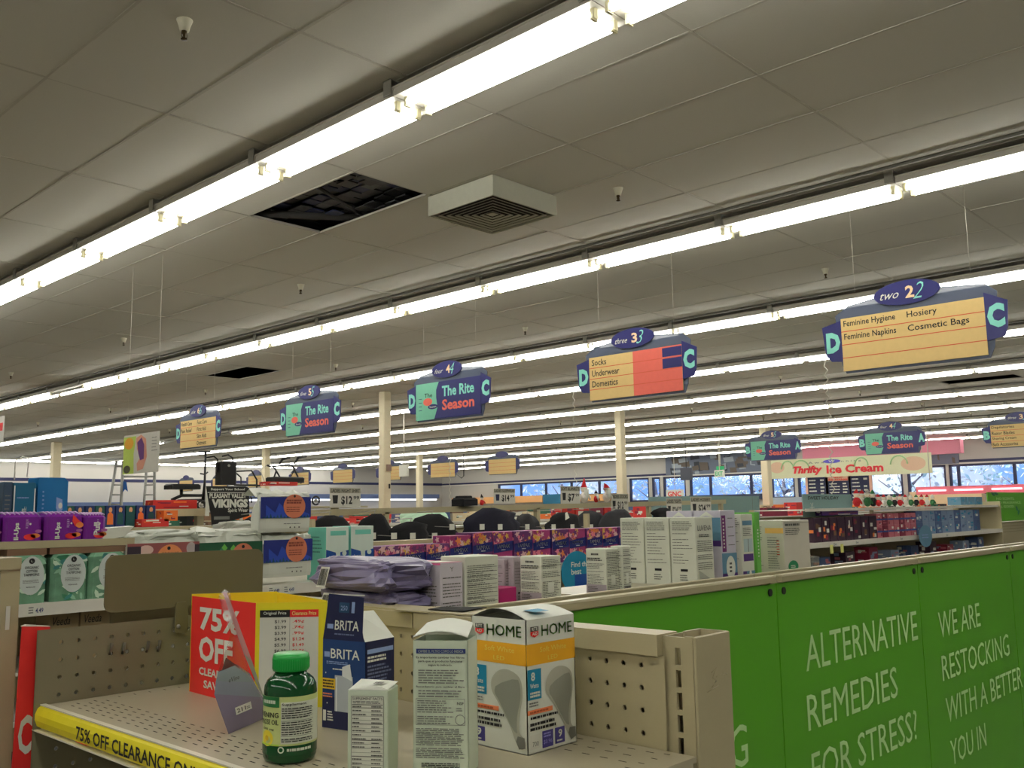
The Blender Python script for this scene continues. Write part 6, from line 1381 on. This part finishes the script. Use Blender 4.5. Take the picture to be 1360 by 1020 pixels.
# black-and-white picture mural above the windows
mur = [M('mural_'+n_, c_, .6, 1.2) for n_, c_ in (('dark', (44,48,58)), ('slate', (96,104,120)), ('pale', (150,158,168)), ('brown', (90,80,70)))]
def mural(px0, px1, z0, z1, lb, seed, x=XW-.06, n=34):
    y1_, y0_ = onx(px0, 620, x).y, onx(px1, 620, x).y; o = thing('picture_mural', lb, 'mural', (x, (y0_+y1_)/2, FL(z0))); f = Fr((x, y1_, FL(z0)), (0,-1,0), (0,0,1)); w, H = y1_-y0_, z1-z0
    b = MB(); b.prism(f, [(0,0),(w,0),(w,H),(0,H)], -.05, 0, mur[1]); R_ = random.Random(seed)
    for i in range(n):
        u, v = R_.uniform(0,.92)*w, R_.uniform(0,.8)*H; l, h_ = R_.uniform(.05,.14)*w*.8, R_.uniform(.1,.4)*H; s_ = R_.uniform(-.2,.2)*h_
        b.poly(f, [(u,v),(min(w,u+l),max(0,v+s_)),(min(w,u+l*.9),min(H,v+h_)),(max(0,u-l*.1),min(H,v+h_-s_))], R_.choice(mur), .002+i*.0006)
    b.build('mural_panel', o)
mural(884, 1020, 1.33, 2.08, 'grey photo collage mural over the windows, left of the banner', 4, n=60)
mural(1226, 1274, 1.30, 1.85, 'small photo mural over the windows, right of the banner', 9, n=10)
# ice cream corner
XI = 27.0
pkm = M('pink_fascia', (236,130,150), .5, 1.3); crm = M('cream_banner', (240,222,182), .5, 1.25)
a, c = onx(1066, 610, XI+3), onx(1275, 590, XI+3)
o = thing('pink_fascia', 'pink fascia board behind the ice cream banner, up by the ceiling', 'fascia', (XI+3, (a.y+c.y)/2, FL(1.4))); b = MB(); b.box(XI+3, c.y, FL(1.52), XI+3.3, a.y, FL(1.96), pkm); b.build('board', o)
a, c = onx(1021, 631, XI), onx(1236, 602, XI); z0_, z1_ = FL(.86), FL(1.43)
o = thing('ice_cream_banner', 'long cream banner reading Ice Cream in red letters', 'banner', (XI, (a.y+c.y)/2, z0_)); f = Fr((XI, a.y, z0_), (0,-1,0), (0,0,1)); w, H = a.y-c.y, z1_-z0_
b = MB(); b.prism(f, [(0,0),(w,0),(w,H),(0,H)], -.05, 0, crm); b.build('banner_panel', o)
rl = M('red_ice_lettering', (206,40,48), .5, 1.4); pnk = M('peach_blush', (240,180,150), .5, 1.3); grn = M('sage_swirl', (170,206,150), .5, 1.3)
b = MB(); b.ell(f, w*.06, H*.6, w*.05, H*.3, pnk, .002, 20); b.ell(f, w*.9, H*.5, w*.07, H*.35, pnk, .002, 20)
for (u, r_) in ((.13,.1),(.22,.13),(.6,.1),(.82,.12)):
    b.tube([f.p(w*u+r_*2*math.cos(t*.35), H*.5+H*.42*math.sin(t*.35), .01) for t in range(10)], .02, grn, 4)
b.text(f, 'Thrifty', w*.165, H*.12, w*.36, H*.62, rl, .02, .05, .25); b.text(f, 'Ice Cream', w*.385, H*.17, w*.73, H*.60, rl, .02, .035)
b.text(f, 'A w a', w*.27, H*.72, w*.37, H*.82, greyprint, .01); b.text(f, 'n n i n g', w*.48, H*.72, w*.6, H*.82, greyprint, .01); b.ell(f, w*.42, H*.8, w*.055, H*.1, M('violet_oval', (90,84,190), .5, 1.3), .012, 20); b.text(f, 'W', w*.4, H*.74, w*.44, H*.86, white, .016, .03)
b.build('lettering', o)
b = MB(); 
for u in (.05, .95): b.tube([f.p(w*u, H, -.02), f.p(w*u, FL(2.1)-z0_, -.02)], .01, wire_m, 4)
b.build('hanging_wire', o)
for q, (pa_, pb_) in enumerate(((1074,1096),(1101,1127),(1131,1154))):
    a, c = onx(pa_, 662, XI+1), onx(pb_, 633, XI+1); o = thing('menu_board', 'navy menu board under the ice cream banner, %s of three' % ('left','middle','right')[q], 'menu board', (XI+1, (a.y+c.y)/2, FL(.1))); f = Fr((XI+1, a.y+.08, FL(.15)), (0,-1,0), (0,0,1)); w, H = a.y-c.y+.16, .78
    b = MB(); b.prism(f, [(0,-1.2),(w,-1.2),(w,H),(0,H)], -.04, 0, M('peach_frame', (236,170,150), .5, 1.3)); b.build('frame', o)
    b = MB(); t_ = H*(.78 if q == 1 else .95); b.rect(f, .08, 0, w-.08, t_, navyc, .003); b.micro(f, .12, .04, w*.55, t_-.04, 6, paper, q, .35, .006); b.micro(f, w*.66, .04, w-.12, t_-.04, 6, paper, q+7, .5, .006)
    if q == 1: b.text(f, 'Flavor', w*.25, H*.9, w*.7, H*.98, rl, .006, .02); b.text(f, 'Selection', w*.12, H*.8, w*.85, H*.88, rl, .006, .02)
    b.build('printed_face', o)
# pink neon tube
a, c = onx(1216, 652, 20), onx(1420, 647, 20); zz = onx(1280, 650.5, 20).z
o = thing('pink_neon_tube', 'long pink neon tube light at the right, below the windows', 'neon light', (20, (a.y+c.y)/2, zz)); b = MB(); b.box(20.02, c.y, zz-.08, 20.1, a.y, zz+.08, M('neon_pink_housing', (232,110,124), .5, 1.3)); b.build('housing', o)
n = 4; L_ = (a.y-c.y)/n
for i in range(n): b = MB(); b.tube([(20, c.y+i*L_+.1, zz), (20, c.y+(i+1)*L_-.06, zz)], .022, M('neon_pink_tube', (255,190,196), .5, 1, emit=1.6), 6); b.build('neon_tube', o)
b = MB(); 
for t in (.1, .9): b.tube([(20.06, c.y+(a.y-c.y)*t, zz+.08), (20.06, c.y+(a.y-c.y)*t, FL(2.1))], .008, wire_m, 4)
b.build('hanging_rod', o)
# small hanging signs and gadgets
def hangsign(nm, lb, cat, px, pt_, pb__, pw_, X_, m_, txt_=None, tm_=None, rod=wire_m):
    a, c = onx(px-pw_/2, pb__, X_), onx(px+pw_/2, pt_, X_); w, H = a.y-c.y, c.z-a.z; o = thing(nm, lb, cat, (X_, (a.y+c.y)/2, a.z)); f = Fr((X_, a.y, a.z), (0,-1,0), (0,0,1)); b = MB(); b.fbox(f, 0, 0, -.06, w, H, 0, m_); b.build('sign_box', o)
    if txt_: b = MB(); b.text(f, txt_, w*.1, H*.2, w*.9, H*.8, tm_, .003, .03); b.build('lettering', o)
    b = MB(); b.tube([f.p(w/2, H, -.03), f.p(w/2, FL(2.1)-a.z, -.03)], .012, rod, 5); b.build('hanging_rod', o)
hangsign('exit_sign', 'small green and white EXIT sign hanging by the windows', 'exit sign', 955, 624, 634, 12, 25, paper, 'EXIT', M('exit_green', (40,160,100), .5, 1.3))
hangsign('green_hanging_tag', 'small green sign hanging just above the exit sign', 'sign', 956, 619, 624, 9, 25.2, M('exit_green', (0,0,0)))
hangsign('hanging_monitor', 'grey hanging monitor in front of the photo mural', 'monitor', 911, 621, 638, 14, 24, M('monitor_grey', (70,74,86), .4, 1.2), rod=blackp)
hangsign('red_lettered_sign', 'white sign with red letters in the window, right of the second column', 'sign', 896, 650, 662, 22, 30, paper, 'GNC', red_m)
o = thing('hanging_hook_rod', 'dark rod with a hook hanging from the ceiling left of the windows', 'rod', (24, onx(613,620,24).y, FL(2.1))); b = MB(); b.tube([onx(616,598,24), onx(616,632,24), onx(613,635,24), onx(605,628,24)], .02, blackp, 5); b.build('rod', o)
b = MB(); p = onx(616,598,24); b.tube([p, (p.x, p.y, FL(2.1))], .012, blackp, 4); b.build('rod', o)
hangsign('paper_notice', 'pale paper notice hanging right of the tallest column', 'sign', 535, 617, 633, 10, 12.5, paper)
# ================================================================== OUTDOORS
b = MB(); b.box(XW+.3, -30, -.1, 75, 70, 0, M('parking_asphalt', (120,120,124), .9, 1.2)); struct('ground_outside', b)
leaf_m = [M('pale_leaf', (200,214,190), .8, 1.6), M('blue_green_leaf', (170,196,190), .8, 1.6)]; bark = M('grey_bark', (110,104,110), .9, 1.3)
R_ = random.Random(5)
lm = MB()
for i in range(520):
    a, t, r_ = R_.uniform(0, 6.28), R_.uniform(-1, 1), R_.uniform(.5, 1)**.6
    c = Vector((math.cos(a)*math.sqrt(1-t*t)*2.2*r_, math.sin(a)*math.sqrt(1-t*t)*2.6*r_, t*1.7*r_)); s_ = R_.uniform(.08, .2)
    u = Vector((R_.uniform(-1,1), R_.uniform(-1,1), R_.uniform(-1,1))).normalized()*s_; v = u.cross(Vector((R_.uniform(-1,1), R_.uniform(-1,1), R_.uniform(-1,1)))).normalized()*s_*.7
    lm.add([c-u, c-v*.6, c+u, c+v*.6], [(0,1,2,3)], leaf_m[i % 2])
lmesh = lm.mesh('foliage')
tw = ['left of the window row', 'behind the first windows', 'behind the middle windows', 'behind the door gap', 'behind the wide window', 'right of the menu boards', 'behind the pink neon tube', 'at the far right window']
for q in range(8):
    y = 33-q*4.3; x = 39+2.5*(q % 3); o = thing('street_tree', 'pale-leaved tree outside, '+tw[q], 'tree', (x, y, 0)); b = MB()
    b.tube([(x,y,0),(x+.1,y+.1,1.4),(x,y+.2,3)], [.16,.12,.06], bark, 7)
    for i in range(6): a = i*1.05; b.tube([(x+.08,y+.1,1.5+.15*i), (x+1.0*math.cos(a), y+1.2*math.sin(a), 2.3+.2*i)], [.05,.015], bark, 5)
    b.build('trunk', o); l = inst('foliage', lmesh, o, (0, 0, 2.9), q*.9)
sun = bpy.data.lights.new('sun', 'SUN'); sun.energy = 6.0; sun.angle = .01; so_ = bpy.data.objects.new('sun', sun); COL.objects.link(so_); so_.rotation_euler = (math.radians(50), 0, math.radians(200))
